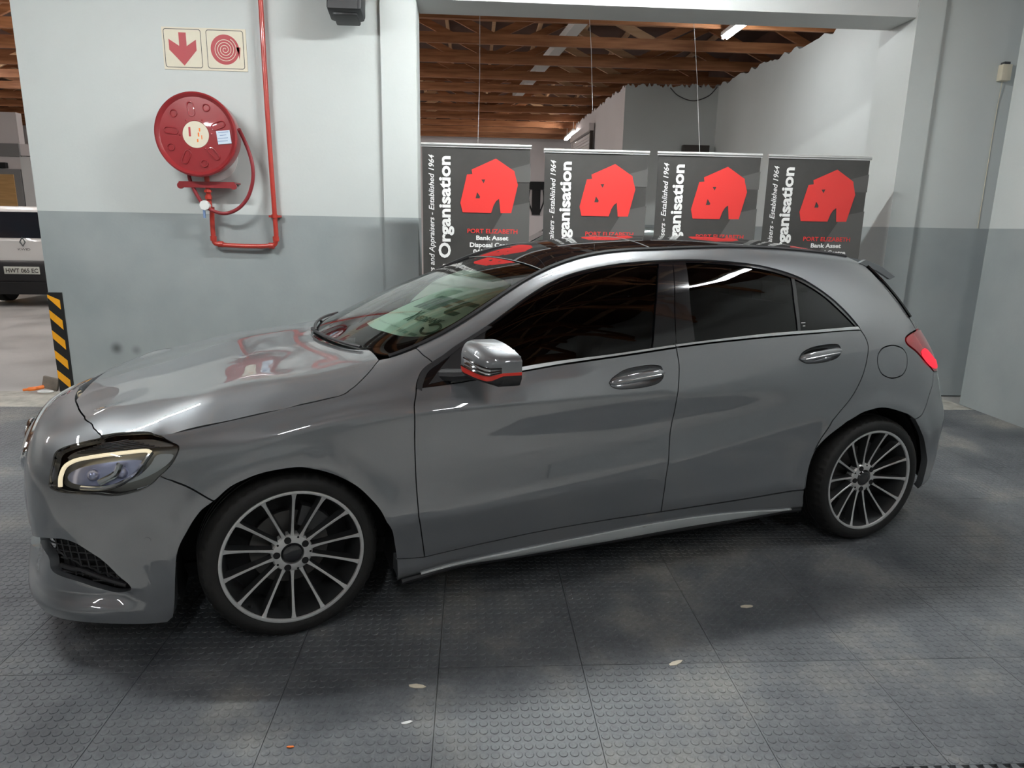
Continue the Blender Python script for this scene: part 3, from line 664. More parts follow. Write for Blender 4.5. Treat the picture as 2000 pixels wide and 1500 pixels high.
P_gate = surf_panel('tailgate', join(np.array([(3.063, 7.971), (3.22, 8.05), (3.4, 7.95), (3.52, 7.5), (3.5, 6.9), (3.35, 6.5), (3.20, 6.36), (3.5, 6.25), (UMAX-.002, 6.2), (UMAX-.002, 8.6), (3.4, 8.6), (3.05, 8.5)])), M['paint'], CAR)
P_rglass = surf_panel('rear_window', join(np.array([(3.03, 8.5), (3.4, 8.6), (UMAX-.002, 8.6), (UMAX-.002, 11.6), (3.2, 11.4), (2.87, 10.9), (2.93, 9.7)])), M['car_glass'], CAR, off=-.004)
for o, sg in zip(P_tail, (1, -1)):
    i = 0 if sg > 0 else 1
    pass
surf_panel('tail_lamp_light', catmull([(3.0, 7.2), (3.07, 7.35), (3.2, 7.0), (3.3, 6.75), (3.2, 6.5), (3.12, 6.55)], 4, True), M['tail_bright'], P_tail, off=.006, gap=.001, rim=False)
# bonnet: a smooth height field through its edges, crests and centre line
def tps(X, Z, lam=0):
    X = np.asarray(X); d = np.hypot(X[:, None, 0]-X[None, :, 0], X[:, None, 1]-X[None, :, 1]); K = np.where(d > 0, d*d*np.log(d+1e-12), 0)+lam*np.eye(len(X))
    Q = np.c_[np.ones(len(X)), X]; n = len(X); A = np.block([[K, Q], [Q.T, np.zeros((3, 3))]]); w = np.linalg.solve(A, np.r_[Z, 0, 0, 0])
    def f(x, y):
        x = np.asarray(x, float); y = np.asarray(y, float); o = np.zeros(x.shape)
        for (a, b), c in zip(X, w[:n]):
            r = np.hypot(x-a, y-b); o = o+c*np.where(r > 0, r*r*np.log(r+1e-12), 0)
        return o+w[n]+w[n+1]*x+w[n+2]*y
    return f
cp = [(-.60, .848), (-.45, .886), (-.25, .929), (0, .968), (.17, .989)]
pts = [S(u, 10.9) for u in np.linspace(UMIN+.01, -.72, 9)]+[S(*p) for p in hg[::4]]+[S(p[0]-.0, p[1]) for p in hf[2:-1:3]]
pts += [S(p[0], p[1]-.45) for p in hg[ig::6] if p[0] < .22]
pts += [np.array((x, 0, z)) for x, z in cp]+[np.array(p) for p in [(.025, -.70, .934), (.20, -.68, .960), (-.252, -.70, .896), (.025, -.58, .948), (.18, -.56, .971), (-.252, -.58, .908), (-.1, -.35, .951), (-.35, -.35, .902), (.12, -.35, .980), (-.45, -.66, .852), (-.45, -.5, .871)]]
pts = np.array([p for p in pts]); mirr = pts[abs(pts[:, 1]) > .01]*np.array([1, -1, 1]); pts = np.r_[pts, mirr]
_keep = []
for p in pts:
    if all(np.hypot(p[0]-q[0], p[1]-q[1]) > .02 for q in _keep): _keep.append(p)
pts = np.array(_keep)
HZ = tps(pts[:, :2], pts[:, 2], 4e-5)
def bonnet(x, yv): y = np.asarray(yv)*VS; return np.stack([x, y, HZ(x, y)], -1)
near = np.array([S(*p)[:2] for p in join(hf, hg)])
rear_e = catmull([(.363, -.688), (.35, -.58), (.30, -.36), (.235, -.12), (.212, 0)], 6)
half = np.r_[near, rear_e[1:]]
half = half[half[:, 1] < -.004]; front_c = np.array([[half[0, 0]-.004, 0.0]])
outl = np.r_[front_c, half, [[.212, 0.0]], (half*np.array([1, -1]))[::-1]]
P_bonnet = surf_panel('bonnet', outl/np.array([1, VS]), M['paint'], CAR, surf=bonnet, both=False, res=.04, gap=.0028)
# ---------------------------------------------------------------- windscreen, roof
_ws_top = 1.076
def ws_edge(t):          # t 0 bottom .. 1 top : along the pillar edge of the skin
    u = .375+(_ws_top-.375)*np.asarray(t); return S(u, np.full_like(u, 12.0))+np.array([.0, .012, -.004])
_wc = natspline([0, .35, .7, 1.0], np.array([(.10, .968), (.42, 1.125), (.765, 1.262), (1.082, 1.342)]))
def wscreen(t, sv):
    t = np.asarray(t, float); s = np.asarray(sv, float)*VS
    E = ws_edge(t); c = _wc(np.clip(t, 0, 1)); c = c+np.where(t < 0, t, np.where(t > 1, t-1, 0))[..., None]*np.array([.9, .45]); q = s*s
    x = c[..., 0]+(E[..., 0]-c[..., 0])*np.abs(s)**2.2; z = c[..., 1]+(E[..., 2]-c[..., 1])*np.abs(s)**2.2
    return np.stack([x, -E[..., 1]*s, z], -1)     # s -1 near side .. +1 far side
_rc = natspline([1.0, 1.082, 1.2, 1.32, 1.55, 1.8, 2.15, 2.45, 2.8, 3.02, 3.12], np.array([1.305, 1.342, 1.388, 1.418, 1.447, 1.460, 1.460, 1.450, 1.402, 1.352, 1.322]))
def roof(u, sv):
    u = np.asarray(u, float); s = np.asarray(sv, float)*VS; E = S(u, np.full_like(u, 12.0)); E = E+np.array([0, .006, -.002])
    bow = .006*np.clip((1.35-u)/.27, 0, 1)*(1-np.abs(s)**2.2)
    z = _rc(np.clip(u, 1.0, 3.12)); zz = z+(E[..., 2]-z)*np.abs(s)**2.3
    return np.stack([u+bow, -E[..., 1]*s, zz], -1)
def quad(t0, t1, s0, s1, n=24):
    a = np.linspace(s0, s1, n); return np.r_[np.c_[np.full(n, t0), a/VS], np.c_[np.full(n, t1), a[::-1]/VS]]
def curved_panel(name, surf, t0, t1, s0, s1, m, off=0, **k):
    return surf_panel(name, quad(t0, t1, s0, s1), m, CAR, surf=surf, both=False, off=off, **k)[0]
frit = M['gloss_black']
wg = curved_panel('windscreen', wscreen, .062, .985, -.985, .985, M['glass_clear'], res=.05)
# black band printed round the edge of the screen, on its inner face
def ring(name, surf, t0, t1, s0, s1, i0_, i1_, j0, j1, m, off):
    return surf_panel(name, quad(t0, t1, s0, s1), m, CAR, holes=[quad(i0_, i1_, j0, j1)], surf=surf, both=False, off=off, rim=False, gap=.0, res=.06)[0]
band = surf_panel('screen_border', quad(.062, .985, -.985, .985), frit, wg, holes=[np.array([(t, s/VS) for t, s in catmull([(.17, -.86), (.108, -.6), (.095, 0), (.108, .6), (.17, .86), (.32, .94), (.6, .95), (.82, .92), (.87, .70), (.89, .3), (.89, -.3), (.87, -.70), (.82, -.92), (.6, -.95), (.32, -.94)], 5, True)])], surf=wscreen, both=False, off=-.005, rim=False, gap=0, res=.05)[0]
surf_panel('roof_panel', quad(1.076, 1.62, -.992, .992), M['glass_roof'], CAR, surf=roof, both=False, gap=.003, thick=.02)
surf_panel('roof_panel', quad(1.63, 2.52, -.992, .992), M['glass_roof'], CAR, surf=roof, both=False, gap=.003, thick=.02)
surf_panel('roof_rear', quad(2.525, 2.80, -.992, .992), M['paint'], CAR, surf=roof, both=False, gap=.003, thick=.02)
sp = surf_panel('spoiler', quad(2.80, 3.0, -.985, .985), M['paint'], CAR, surf=roof, both=False, gap=.003, thick=.05)[0]
# header trims across the glass roof and along its edges
for u0 in (1.076, 1.625):
    s = np.linspace(-.985, .985, 40); P = roof(np.full(40, u0), s/VS)+np.array([0, 0, -.0005])
    MB().tube(P.tolist(), .0025, 6).build('roof_seam', M['satin_chrome'], CAR)
us = np.linspace(.40, 2.78, 90); P = S(us, np.full(90, 12.0))+np.array([0, .004, .001])
o = MB().tube(P.tolist(), .011, 6).build('roof_seal', M['satin_black'], CAR); mirror_obj(o, CAR)
# spoiler side fins
fin = MB().prism([(2.80, 1.345), (2.93, 1.305), (3.02, 1.262), (3.05, 1.275), (2.95, 1.328), (2.84, 1.362)], 'y', -.545, -.525)
o = fin.build('spoiler_fin', M['paint'], CAR); mirror_obj(o, CAR)
# rear window side edge blades
P = [S(u, v)+np.array([.012, .0, 0]) for u, v in [(2.86, 10.9), (2.92, 9.9), (2.99, 9.0), (3.04, 8.4)]]
o = MB().tube(catmull(P, 5).tolist(), .008, 6).build('rear_window_seal', M['gloss_black'], CAR); mirror_obj(o, CAR)
# ---------------------------------------------------------------- side windows
gt = seg('glass_top'); fr_, bpg, rf_, rr_, qf_ = seg('fgl_rear'), seg('bp_gap'), seg('rgl_front'), seg('rgl_rear'), seg('qgl_front'); mt = seg('mirtri')
def gi(u): return sidx(gt, u)
def ci(u): return sidx(ctop, u)
front_glass = join(gt[gi(.7744):gi(1.5855)+1], fr_, ctop[ci(.7204):ci(1.471)+1][::-1], mt[::-1])
rear_glass = join(gt[gi(1.7278):gi(2.2691)+1], rr_, ctop[ci(1.6794):ci(2.2187)+1][::-1], rf_[::-1])
qglass = join(gt[gi(2.2895):], ctop[ci(2.2381):][::-1], qf_[::-1])
trim = join(dlo, cbot[::-1])
P_trim = surf_panel('window_surround', trim, M['gloss_black'], CAR, holes=[front_glass, rear_glass, qglass], off=-.005, gap=.002, thick=.02)
P_fg = surf_panel('front_door_glass', front_glass, M['glass_dark'], P_fdoor, off=-.010, gap=.0005, thick=.004)
P_rg = surf_panel('rear_door_glass', rear_glass, M['glass_dark'], P_rdoor, off=-.010, gap=.0005, thick=.004)
P_qg = surf_panel('quarter_glass', qglass, M['glass_dark'], P_rdoor, off=-.010, gap=.0005, thick=.004)
surf_panel('pillar_cover', join(gt[gi(1.5855):gi(1.6599)+1], bpg, ctop[ci(1.471):ci(1.5828)+1][::-1], fr_[::-1]), M['gloss_black'], P_fdoor, off=-.001, gap=.002, thick=.006)
surf_panel('pillar_cover', join(gt[gi(1.6599):gi(1.7278)+1], rf_, ctop[ci(1.5828):ci(1.6794)+1][::-1], bpg[::-1]), M['gloss_black'], P_rdoor, off=-.001, gap=.002, thick=.006)
surf_panel('mirror_triangle', join(gt[:gi(.7744)+1], mt, ctop[:ci(.7204)+1][::-1]), M['satin_black'], P_fdoor, off=-.001, gap=.004, thick=.006)
kc = ci(1.5828); kb = sidx(cbot, 1.5828)
surf_panel('belt_trim', join(ctop[ci(.60):kc+1], cbot[sidx(cbot, .60):kb+1][::-1]), M['satin_chrome'], P_fdoor, off=.003, gap=.002, thick=.008)
surf_panel('belt_trim', join(ctop[kc:], cbot[kb:][::-1]), M['satin_chrome'], P_rdoor, off=.003, gap=.002, thick=.008)
surf_panel('belt_seal', np.r_[dlo[:sidx(dlo, .7765)+1]*[1, 1], (dlo[:sidx(dlo, .7765)+1]-np.array([-.02, .25]))[::-1]], M['satin_black'], P_fdoor, off=.002, gap=.001, thick=.006)
# side skirt trim blade
st = catmull([(.476, .90), (.70, 1.22), (.92, 1.42), (1.15, 1.56), (1.46, 1.70), (1.72, 1.70), (2.0, 1.52), (2.28, 1.02)], 6); sb = catmull([(2.27, .95), (2.0, 1.08), (1.73, 1.14), (1.5, 1.10), (1.15, .96), (.89, .86), (.66, .84), (.49, .84)], 6)
surf_panel('skirt_blade', join(st, sb), M['silver_trim'], P_sill, off=.008, gap=.001, thick=.02)
sb2 = catmull([(.49, .55), (.9, .35), (1.5, .45), (2.0, .5), (2.36, .3)], 5)
o = MB().tube([tuple(S(u, v)+np.array([0, -.004, -.006])) for u, v in join(np.c_[np.linspace(.40, 2.35, 40), np.full(40, .35)])], .014, 8).build('skirt_lip', M['satin_black'], P_sill[0]); mirror_obj(o, P_sill[1])
# ---------------------------------------------------------------- door handles
for nm, H, dr in (('F', hF, P_fdoor), ('R', hR, P_rdoor)):
    c = H.mean(0); sz = H.max(0)-H.min(0); rings = []
    for k, (f, d) in enumerate([(1.0, 0), (.97, .010), (.88, .022), (.66, .031), (.35, .035), (.05, .036)]):
        uv = c+(H-c)*f; P, N = SN(uv, S); rings.append(P-N*d)
    for mir in (0, 1):
        mb = bmesh.new(); rv = [[mb.verts.new((p[0], -p[1] if mir else p[1], p[2])) for p in R_] for R_ in rings]; n = len(H)
        for a, b in zip(rv, rv[1:]):
            for i in range(n): mb.faces.new((a[i], a[(i+1) % n], b[(i+1) % n], b[i]))
        mb.faces.new(rv[-1]); bmesh.ops.recalc_face_normals(mb, faces=mb.faces)
        for f in mb.faces: f.smooth = True
        me = bpy.data.meshes.new('handle_recess'); mb.to_mesh(me); mb.free(); link('handle_recess', me, M['paint'], dr[mir])
    # bar
    ang = np.linspace(c[0]-sz[0]*.53, c[0]+sz[0]*.50, 22); sl = (H[np.argmax(H[:, 0]), 1]-H[np.argmin(H[:, 0]), 1])/sz[0]
    vs = c[1]-.02+sl*(ang-c[0]); P, N = SN(np.c_[ang, vs], S); t = np.linspace(-1, 1, 22); lift = .016*(1-np.abs(t)**4)+.003
    P = P+N*lift[:, None]; mb = MB(); prev = None
    for i in range(22):
        hh = .0155*(1-abs(t[i])**6)**.5+.002; th = .007; upv = np.array([0, 0, 1.0]); nn = N[i]; upv = upv-nn*upv.dot(nn); upv /= np.linalg.norm(upv)
        rg = [mb.bm.verts.new(P[i]+upv*hh*math.cos(a)+nn*th*math.sin(a)) for a in np.linspace(0, 2*PI, 13)[:-1]]
        if prev:
            for q in range(12): mb.bm.faces.new((prev[q], prev[(q+1) % 12], rg[(q+1) % 12], rg[q]))
        else: mb.bm.faces.new(rg)
        prev = rg
    mb.bm.faces.new(prev[::-1])
    o = mb.build('door_handle', M['paint'], dr[0]); 
    mirror_obj(o, dr[1])
    P2, N2 = SN(np.c_[ang[2:-2], vs[2:-2]-.075], S); P2 = P2+N2*(lift[2:-2, None]+.005)
    o = MB().tube(P2.tolist(), .0035, 6).build('handle_strip', M['satin_chrome'], dr[0]); mirror_obj(o, dr[1])
# ---------------------------------------------------------------- inner shell so that gaps read dark
def shell(name, us, vs, d, m):
    U, V = np.meshgrid(us, vs, indexing='ij'); P, N = SN(np.c_[U.ravel(), V.ravel()], S); P = (P-N*d).reshape(len(us), len(vs), 3)
    return P
def grid_obj(name, P, m, parent):
    a, b = P.shape[:2]; F = [(i*b+j, (i+1)*b+j, (i+1)*b+j+1, i*b+j+1) for i in range(a-1) for j in range(b-1)]
    me = bpy.data.meshes.new(name); me.from_pydata(P.reshape(-1, 3).tolist(), [], F); me.update()
    for p in me.polygons: p.use_smooth = True
    return link(name, me, m, parent)
for nm, us, vs in (('inner_wing', np.linspace(-.30, .62, 14), np.linspace(6.6, 9.0, 6)), ('inner_side', np.linspace(.45, 2.26, 30), np.linspace(.6, 8.0, 16)), ('inner_nose', np.linspace(UMIN+.002, -.5, 20), np.linspace(.8, 9.2, 14)), ('inner_quarter', np.linspace(2.26, 3.3, 16), np.linspace(5.6, 9.5, 10)), ('inner_tail', np.linspace(3.12, UMAX-.002, 12), np.linspace(.6, 10.5, 16))):
    P = shell(nm, us, vs, .085 if nm == 'inner_nose' else (.05 if 'side' in nm else .03), None); o = grid_obj(nm, P, M['matt_black'], CAR); grid_obj(nm, P*np.array([1, -1, 1]), M['matt_black'], CAR)
# underbody and wheel wells
MB().box((1.3, 0, .20), (3.6, 1.25, .06)).build('underbody', M['matt_black'], CAR)
for xc in (0, 2.699):
    for sg in (-1, 1):
        mb = MB(); pr = []
        for y0, y1, r in ((.60, .80 if xc else .835, .392),):
            A = [[mb.bm.verts.new((xc+r*math.cos(a), sg*y, .316+r*math.sin(a))) for a in np.linspace(-.35, PI+.35, 30)] for y in (y0, y1)]
            for i in range(29): mb.bm.faces.new((A[0][i], A[0][i+1], A[1][i+1], A[1][i]))
            mb.bm.faces.new(A[0])
        mb.build('wheel_arch_liner', M['matt_black'], CAR)
# ---------------------------------------------------------------- front details
def patch(name, outer, m, parent, off, **k): return surf_panel(name, outer, m, parent, off=off, **k)
P_int = patch('bumper_intake', intake, M['matt_black'], P_bump, -.045, gap=-.006, rim=False)
for k in range(9):           # mesh inside the intake
    u0 = -.80+.03*k; col = [(u, v) for u, v in zip(np.linspace(u0, u0+.02, 12), np.linspace(4.3, 2.3, 12)) if inpoly(np.array([[u, v]]), intake)[0]]
    if len(col) > 2:
        P, N = SN(np.array(col), S); o = MB().tube((P-N*.028).tolist(), .0035, 5).build('intake_mesh', M['satin_black'], P_bump[0]); mirror_obj(o, P_bump[1])
for k in range(8):
    v0 = 2.5+.24*k; col = [(u, v0+.0*u) for u in np.linspace(-.84, -.52, 40) if inpoly(np.array([[u, v0]]), intake)[0]]
    if len(col) > 2:
        P, N = SN(np.array(col), S); o = MB().tube((P-N*.028).tolist(), .003, 5).build('intake_mesh', M['satin_black'], P_bump[0]); mirror_obj(o, P_bump[1])
fl = catmull([(-.815, 3.05), (-.70, 2.95), (-.61, 2.62), (-.545, 2.48)], 8); P, N = SN(fl, S)
o = MB().tube((P-N*.012).tolist(), [.008]*len(P), 8).build('intake_fin', M['satin_black'], P_bump[0]); mirror_obj(o, P_bump[1])
P_gr = surf_panel('grille', join(grille), M['gloss_black'], CAR, off=-.03, gap=0, rim=False)
rimP = S(grille[:, 0], grille[:, 1]); o = MB().tube(rimP.tolist(), .009, 8).build('grille_frame', M['chrome'], P_gr[0]); mirror_obj(o, P_gr[1])
for v0 in (6.55, 7.05):
    P = S(np.linspace(UMIN+.002, -1.09, 24), np.full(24, v0)); o = MB().tube(P.tolist(), .012, 8).build('grille_louvre', M['satin_chrome'], P_gr[0]); mirror_obj(o, P_gr[1])
mb = MB()
for i, u0 in enumerate(np.arange(UMIN+.03, -1.08, .034)):
    for j, v0 in enumerate(np.arange(5.55, 8.0, .27)):
        q = (u0+(.017 if j % 2 else 0), v0)
        if inpoly(np.array([q]), join(grille))[0]:
            P, N = SN(np.array([q]), S); mb.sphere(P[0]-N[0]*.012, .006, n=6)
o = mb.build('grille_pins', M['chrome'], P_gr[0]); o['kind'] = 'stuff'; o2 = mirror_obj(o, P_gr[1])
# three-pointed emblem in a ring at the middle of the grille
ez = .572; ex = -.985
mb = MB().tube([(ex, 0.098*math.cos(a), ez+0.098*math.sin(a)) for a in np.linspace(0, 2*PI, 41)[:-1]], .008, 8, closed=True)
for k in range(3):
    a = PI/2+k*2*PI/3; d = (math.cos(a), math.sin(a)); q = (-d[1], d[0])
    mb.prism([(-.012*q[0]-.006*d[0], ez-.012*q[1]-.006*d[1]), (0.098*d[0], ez+0.098*d[1]), (.012*q[0]-.006*d[0], ez+.012*q[1]-.006*d[1])], 'x', ex-.006, ex+.006)
mb.build('emblem', M['chrome'], CAR)
P_lg = surf_panel('lower_grille', join(lowg), M['matt_black'], CAR, off=-.03, gap=0, rim=False)
# parking sensor
P, N = SN(np.array([CV['sensor'][0]]), S); o = MB().cyl(P[0]-N[0]*.006, P[0]+N[0]*.0015, .011, n=20).build('parking_sensor', M['paint'], P_bump[0]); mirror_obj(o, P_bump[1])
# headlamps
hs = join(hl)
lens = surf_panel('headlamp', hs, M['lens'], CAR, off=-.001, gap=.003, thick=.01)
surf_panel('lamp_housing', hs, M['lamp_bed'], lens, off=-.055, gap=-.002, rim=False)
def hpath(L, d, n=6): 
    D = catmull(L, n); P, N = SN(D, S); return (P-N*d).tolist()
def hadd(o): mirror_obj(o, lens[1])
hadd(surf_panel('lamp_rim', hs, M['gloss_black'], lens[0], holes=[inset(hs*np.array([1, VS]), .0055)/np.array([1, VS])], off=-.004, gap=.001, both=False, rim=False)[0])
hadd(MB().tube(hpath([(-.735, 6.42), (-.735, 6.9), (-.715, 7.45), (-.66, 7.72), (-.56, 7.86), (-.455, 7.86), (-.425, 7.72)], .014), .0068, 8).build('daytime_light', M['drl'], lens[0]))
hadd(surf_panel('lamp_reflector', catmull([(-.715, 6.5), (-.70, 7.3), (-.60, 7.55), (-.50, 7.55), (-.46, 7.0), (-.52, 6.45), (-.62, 6.4)], 5, True), M['lamp_blue'], lens[0], off=-.045, both=False, rim=False)[0])
hadd(MB().tube(hpath([(-.425, 7.75), (-.455, 7.2), (-.50, 6.6), (-.57, 6.36), (-.66, 6.42)], .02), .008, 8).build('lamp_trim', M['chrome'], lens[0]))
hadd(MB().tube(hpath([(-.60, 6.6), (-.55, 6.9), (-.53, 7.4)], .03), .012, 8).build('lamp_trim', M['chrome'], lens[0]))
for u0, v0, r in ((-.635, 6.95, .022), (-.535, 6.98, .022)):
    P, N = SN(np.array([(u0, v0)]), S); c = P[0]-N[0]*.05
    o = MB().sphere((0, 0, 0), r, n=18).build('lamp_projector', M['lamp_blue'], lens[0]); o.data.transform(Matrix.Translation(Vector(c))); hadd(o)
for k in range(7):
    v0 = 8.02+.11*k; hadd(MB().tube(hpath([(-.70+.015*k, v0), (-.58, v0+.02), (-.40-.018*k, v0-.06+.03*k)], .02, 6), .0022, 5).build('lamp_fin', M['rim_dark'], lens[0]))
hadd(surf_panel('lamp_shelf', catmull([(-.74, 7.7), (-.70, 8.25), (-.60, 8.6), (-.54, 8.85), (-.45, 8.75), (-.395, 8.35), (-.36, 7.9), (-.43, 8.0), (-.56, 8.0), (-.66, 7.9)], 4, True), M['lamp_bed'], lens[0], off=-.026, both=False, rim=False)[0])
hadd(surf_panel('lamp_side_reflector', catmull([(-.40, 7.6), (-.36, 7.5), (-.38, 6.95), (-.46, 6.45), (-.52, 6.38), (-.47, 6.7), (-.43, 7.2)], 4, True), M['satin_chrome'], lens[0], off=-.022, both=False, rim=False)[0])
# ---------------------------------------------------------------- cowl, wipers
cow = MB(); sN = np.linspace(-1, 1, 41); A = []
re2 = np.r_[rear_e, (rear_e*np.array([1, -1]))[::-1][1:]]; re2 = re2[np.argsort(re2[:, 1])]
ysn = np.linspace(-.67, .67, 41); xr = np.interp(ysn, re2[:, 1], re2[:, 0]); zr = HZ(xr, ysn)
wsP = wscreen(np.full(61, .068), np.linspace(-1, 1, 61)/VS); wx = np.interp(ysn, wsP[:, 1], wsP[:, 0]); wz = np.interp(ysn, wsP[:, 1], wsP[:, 2])
G = np.zeros((41, 4, 3))
for i in range(41):
    G[i, 0] = (xr[i]-.03, ysn[i], zr[i]-.035); G[i, 1] = (xr[i]+.015, ysn[i], zr[i]-.045); G[i, 2] = ((xr[i]+wx[i])/2+.05, ysn[i], min(zr[i], wz[i])-.03); G[i, 3] = (max(wx[i], xr[i]+.02)+.02, ysn[i], wz[i]-.006)
grid_obj('cowl', G, M['satin_black'], CAR)
def wiper(s0, s1, t0, piv):
    s = np.linspace(s0, s1, 16); P = wscreen(t0+.012*np.sin(np.linspace(0, PI, 16)), s/VS)+np.array([-.004, 0, .012])
    w = MB().tube(P.tolist(), .007, 6).build('wiper', M['satin_black'], CAR)
    MB().tube([piv, tuple(np.array(piv)*.5+P[8]*.5+np.array([-.012, 0, .008])), tuple(P[8])], .0065, 6).build('wiper_arm', M['satin_black'], w)
    MB().cyl((piv[0], piv[1], piv[2]-.03), piv, .016, n=12).build('wiper_pivot', M['satin_black'], w)
wiper(-.78, .05, .075, (.275, -.10, .968)); wiper(-.10, .80, .085, (.27, .42, .968))
# ---------------------------------------------------------------- door mirrors
mc = np.array([.678, -.995, 1.028])
def mirror_shell(f0, f1, grow=0):
    """band of the housing between two heights (0 bottom .. 1 top)"""
    mb = MB(); ns, na = 20, 17; rows = []
    for i in range(ns):
        s = i/(ns-1); y = -.895-.192*s                                  # inboard to outboard
        prof = (1-abs(2*s-1)**3.2)**.36 if 0 < s < 1 else .12
        zt = .066+.02*s-.062*s*s; zb = -.062-.010*s; hd = .078*(.55+.45*prof); x_c = mc[0]+.062*s
        row = []
        for j in range(na):
            a = f0+(f1-f0)*j/(na-1)                                     # height fraction
            z = zb+(zt-zb)*a; q = 2*a-1; bul = (1-abs(q)**(5 if q < 0 else 2.4))**.45 if abs(q) < 1 else 0
            zz = mc[2]+z*min(1, .55+prof*.6)
            row.append((x_c-hd*(.25+.75*bul)*(prof**.6)-grow, y, zz))
        rows.append(row)
    return rows
def mirror_part(name, f0, f1, m, parent, grow=0):
    rows = mirror_shell(f0, f1, grow); mb = MB(); fr = [[mb.bm.verts.new(p) for p in r] for r in rows]; bk = [[mb.bm.verts.new((mc[0]+.062*i/19+.055, p[1], p[2])) for p in r] for i, r in enumerate(rows)]; n = len(rows); k = len(rows[0])
    for A, s in ((fr, 1), (bk, -1)):
        for i in range(n-1):
            for j in range(k-1): mb.bm.faces.new((A[i][j], A[i+1][j], A[i+1][j+1], A[i][j+1]))
    for i in range(n-1): mb.bm.faces.new((fr[i][0], bk[i][0], bk[i+1][0], fr[i+1][0])); mb.bm.faces.new((fr[i][-1], fr[i+1][-1], bk[i+1][-1], bk[i][-1]))
    for j in range(k-1): mb.bm.faces.new((fr[0][j], fr[0][j+1], bk[0][j+1], bk[0][j])); mb.bm.faces.new((fr[-1][j], bk[-1][j], bk[-1][j+1], fr[-1][j+1]))
    return mb.build(name, m, parent, ang=50)
mh = mirror_part('door_mirror', .33, 1.0, M['paint'], CAR)
mirror_part('mirror_stripe', .15, .33, M['red'], mh, .001)
mirror_part('mirror_foot', -.06, .15, M['satin_black'], mh, .002)
rows = mirror_shell(.35, .58, .003); G = np.array(rows)[7:19, :, :]
tri_cut = G.copy()
for i in range(G.shape[0]):
    k = 1-i/(G.shape[0]-1); lo = G[i, 0].copy(); hi = G[i, -1].copy(); mid = lo+(hi-lo)*.45
    for j in range(G.shape[1]): pass
grid_obj('mirror_indicator', G, M['chrome'], mh)
for a, s0 in ((.60, 7), (.47, 8), (.36, 5)):
    R_ = np.array(mirror_shell(a, a+.001, .006))[s0:20, 0]; MB().tube(R_.tolist(), .0028, 6).build('mirror_indicator_rib', M['gloss_black'], mh)
MB().tube([(.575, -.80, .945), (.62, -.865, .955), (.69, -.92, .966), (.76, -.99, .972)], [.024, .024, .020, .012], 10).build('mirror_arm', M['satin_black'], mh)
G = np.array([[(mc[0]+.0585+.062*s, -.92-.145*s, mc[2]-.004+(-.032+.064*q)) for q in (0, .5, 1)] for s in (0, .33, .66, 1)]); grid_obj('mirror_glass', G, M['chrome'], mh)
mirror_obj(mh, CAR)

for dz in (0, .016): 
    P, N = SN(np.array([(2.262, 8.30+dz*6)]), S); MB().box((0, 0, 0), (.022 if dz else .012, .002, .004)).build('glass_mark', M['white'], P_qg[0]).data.transform(Matrix.Translation(Vector(P[0]-N[0]*.007)))
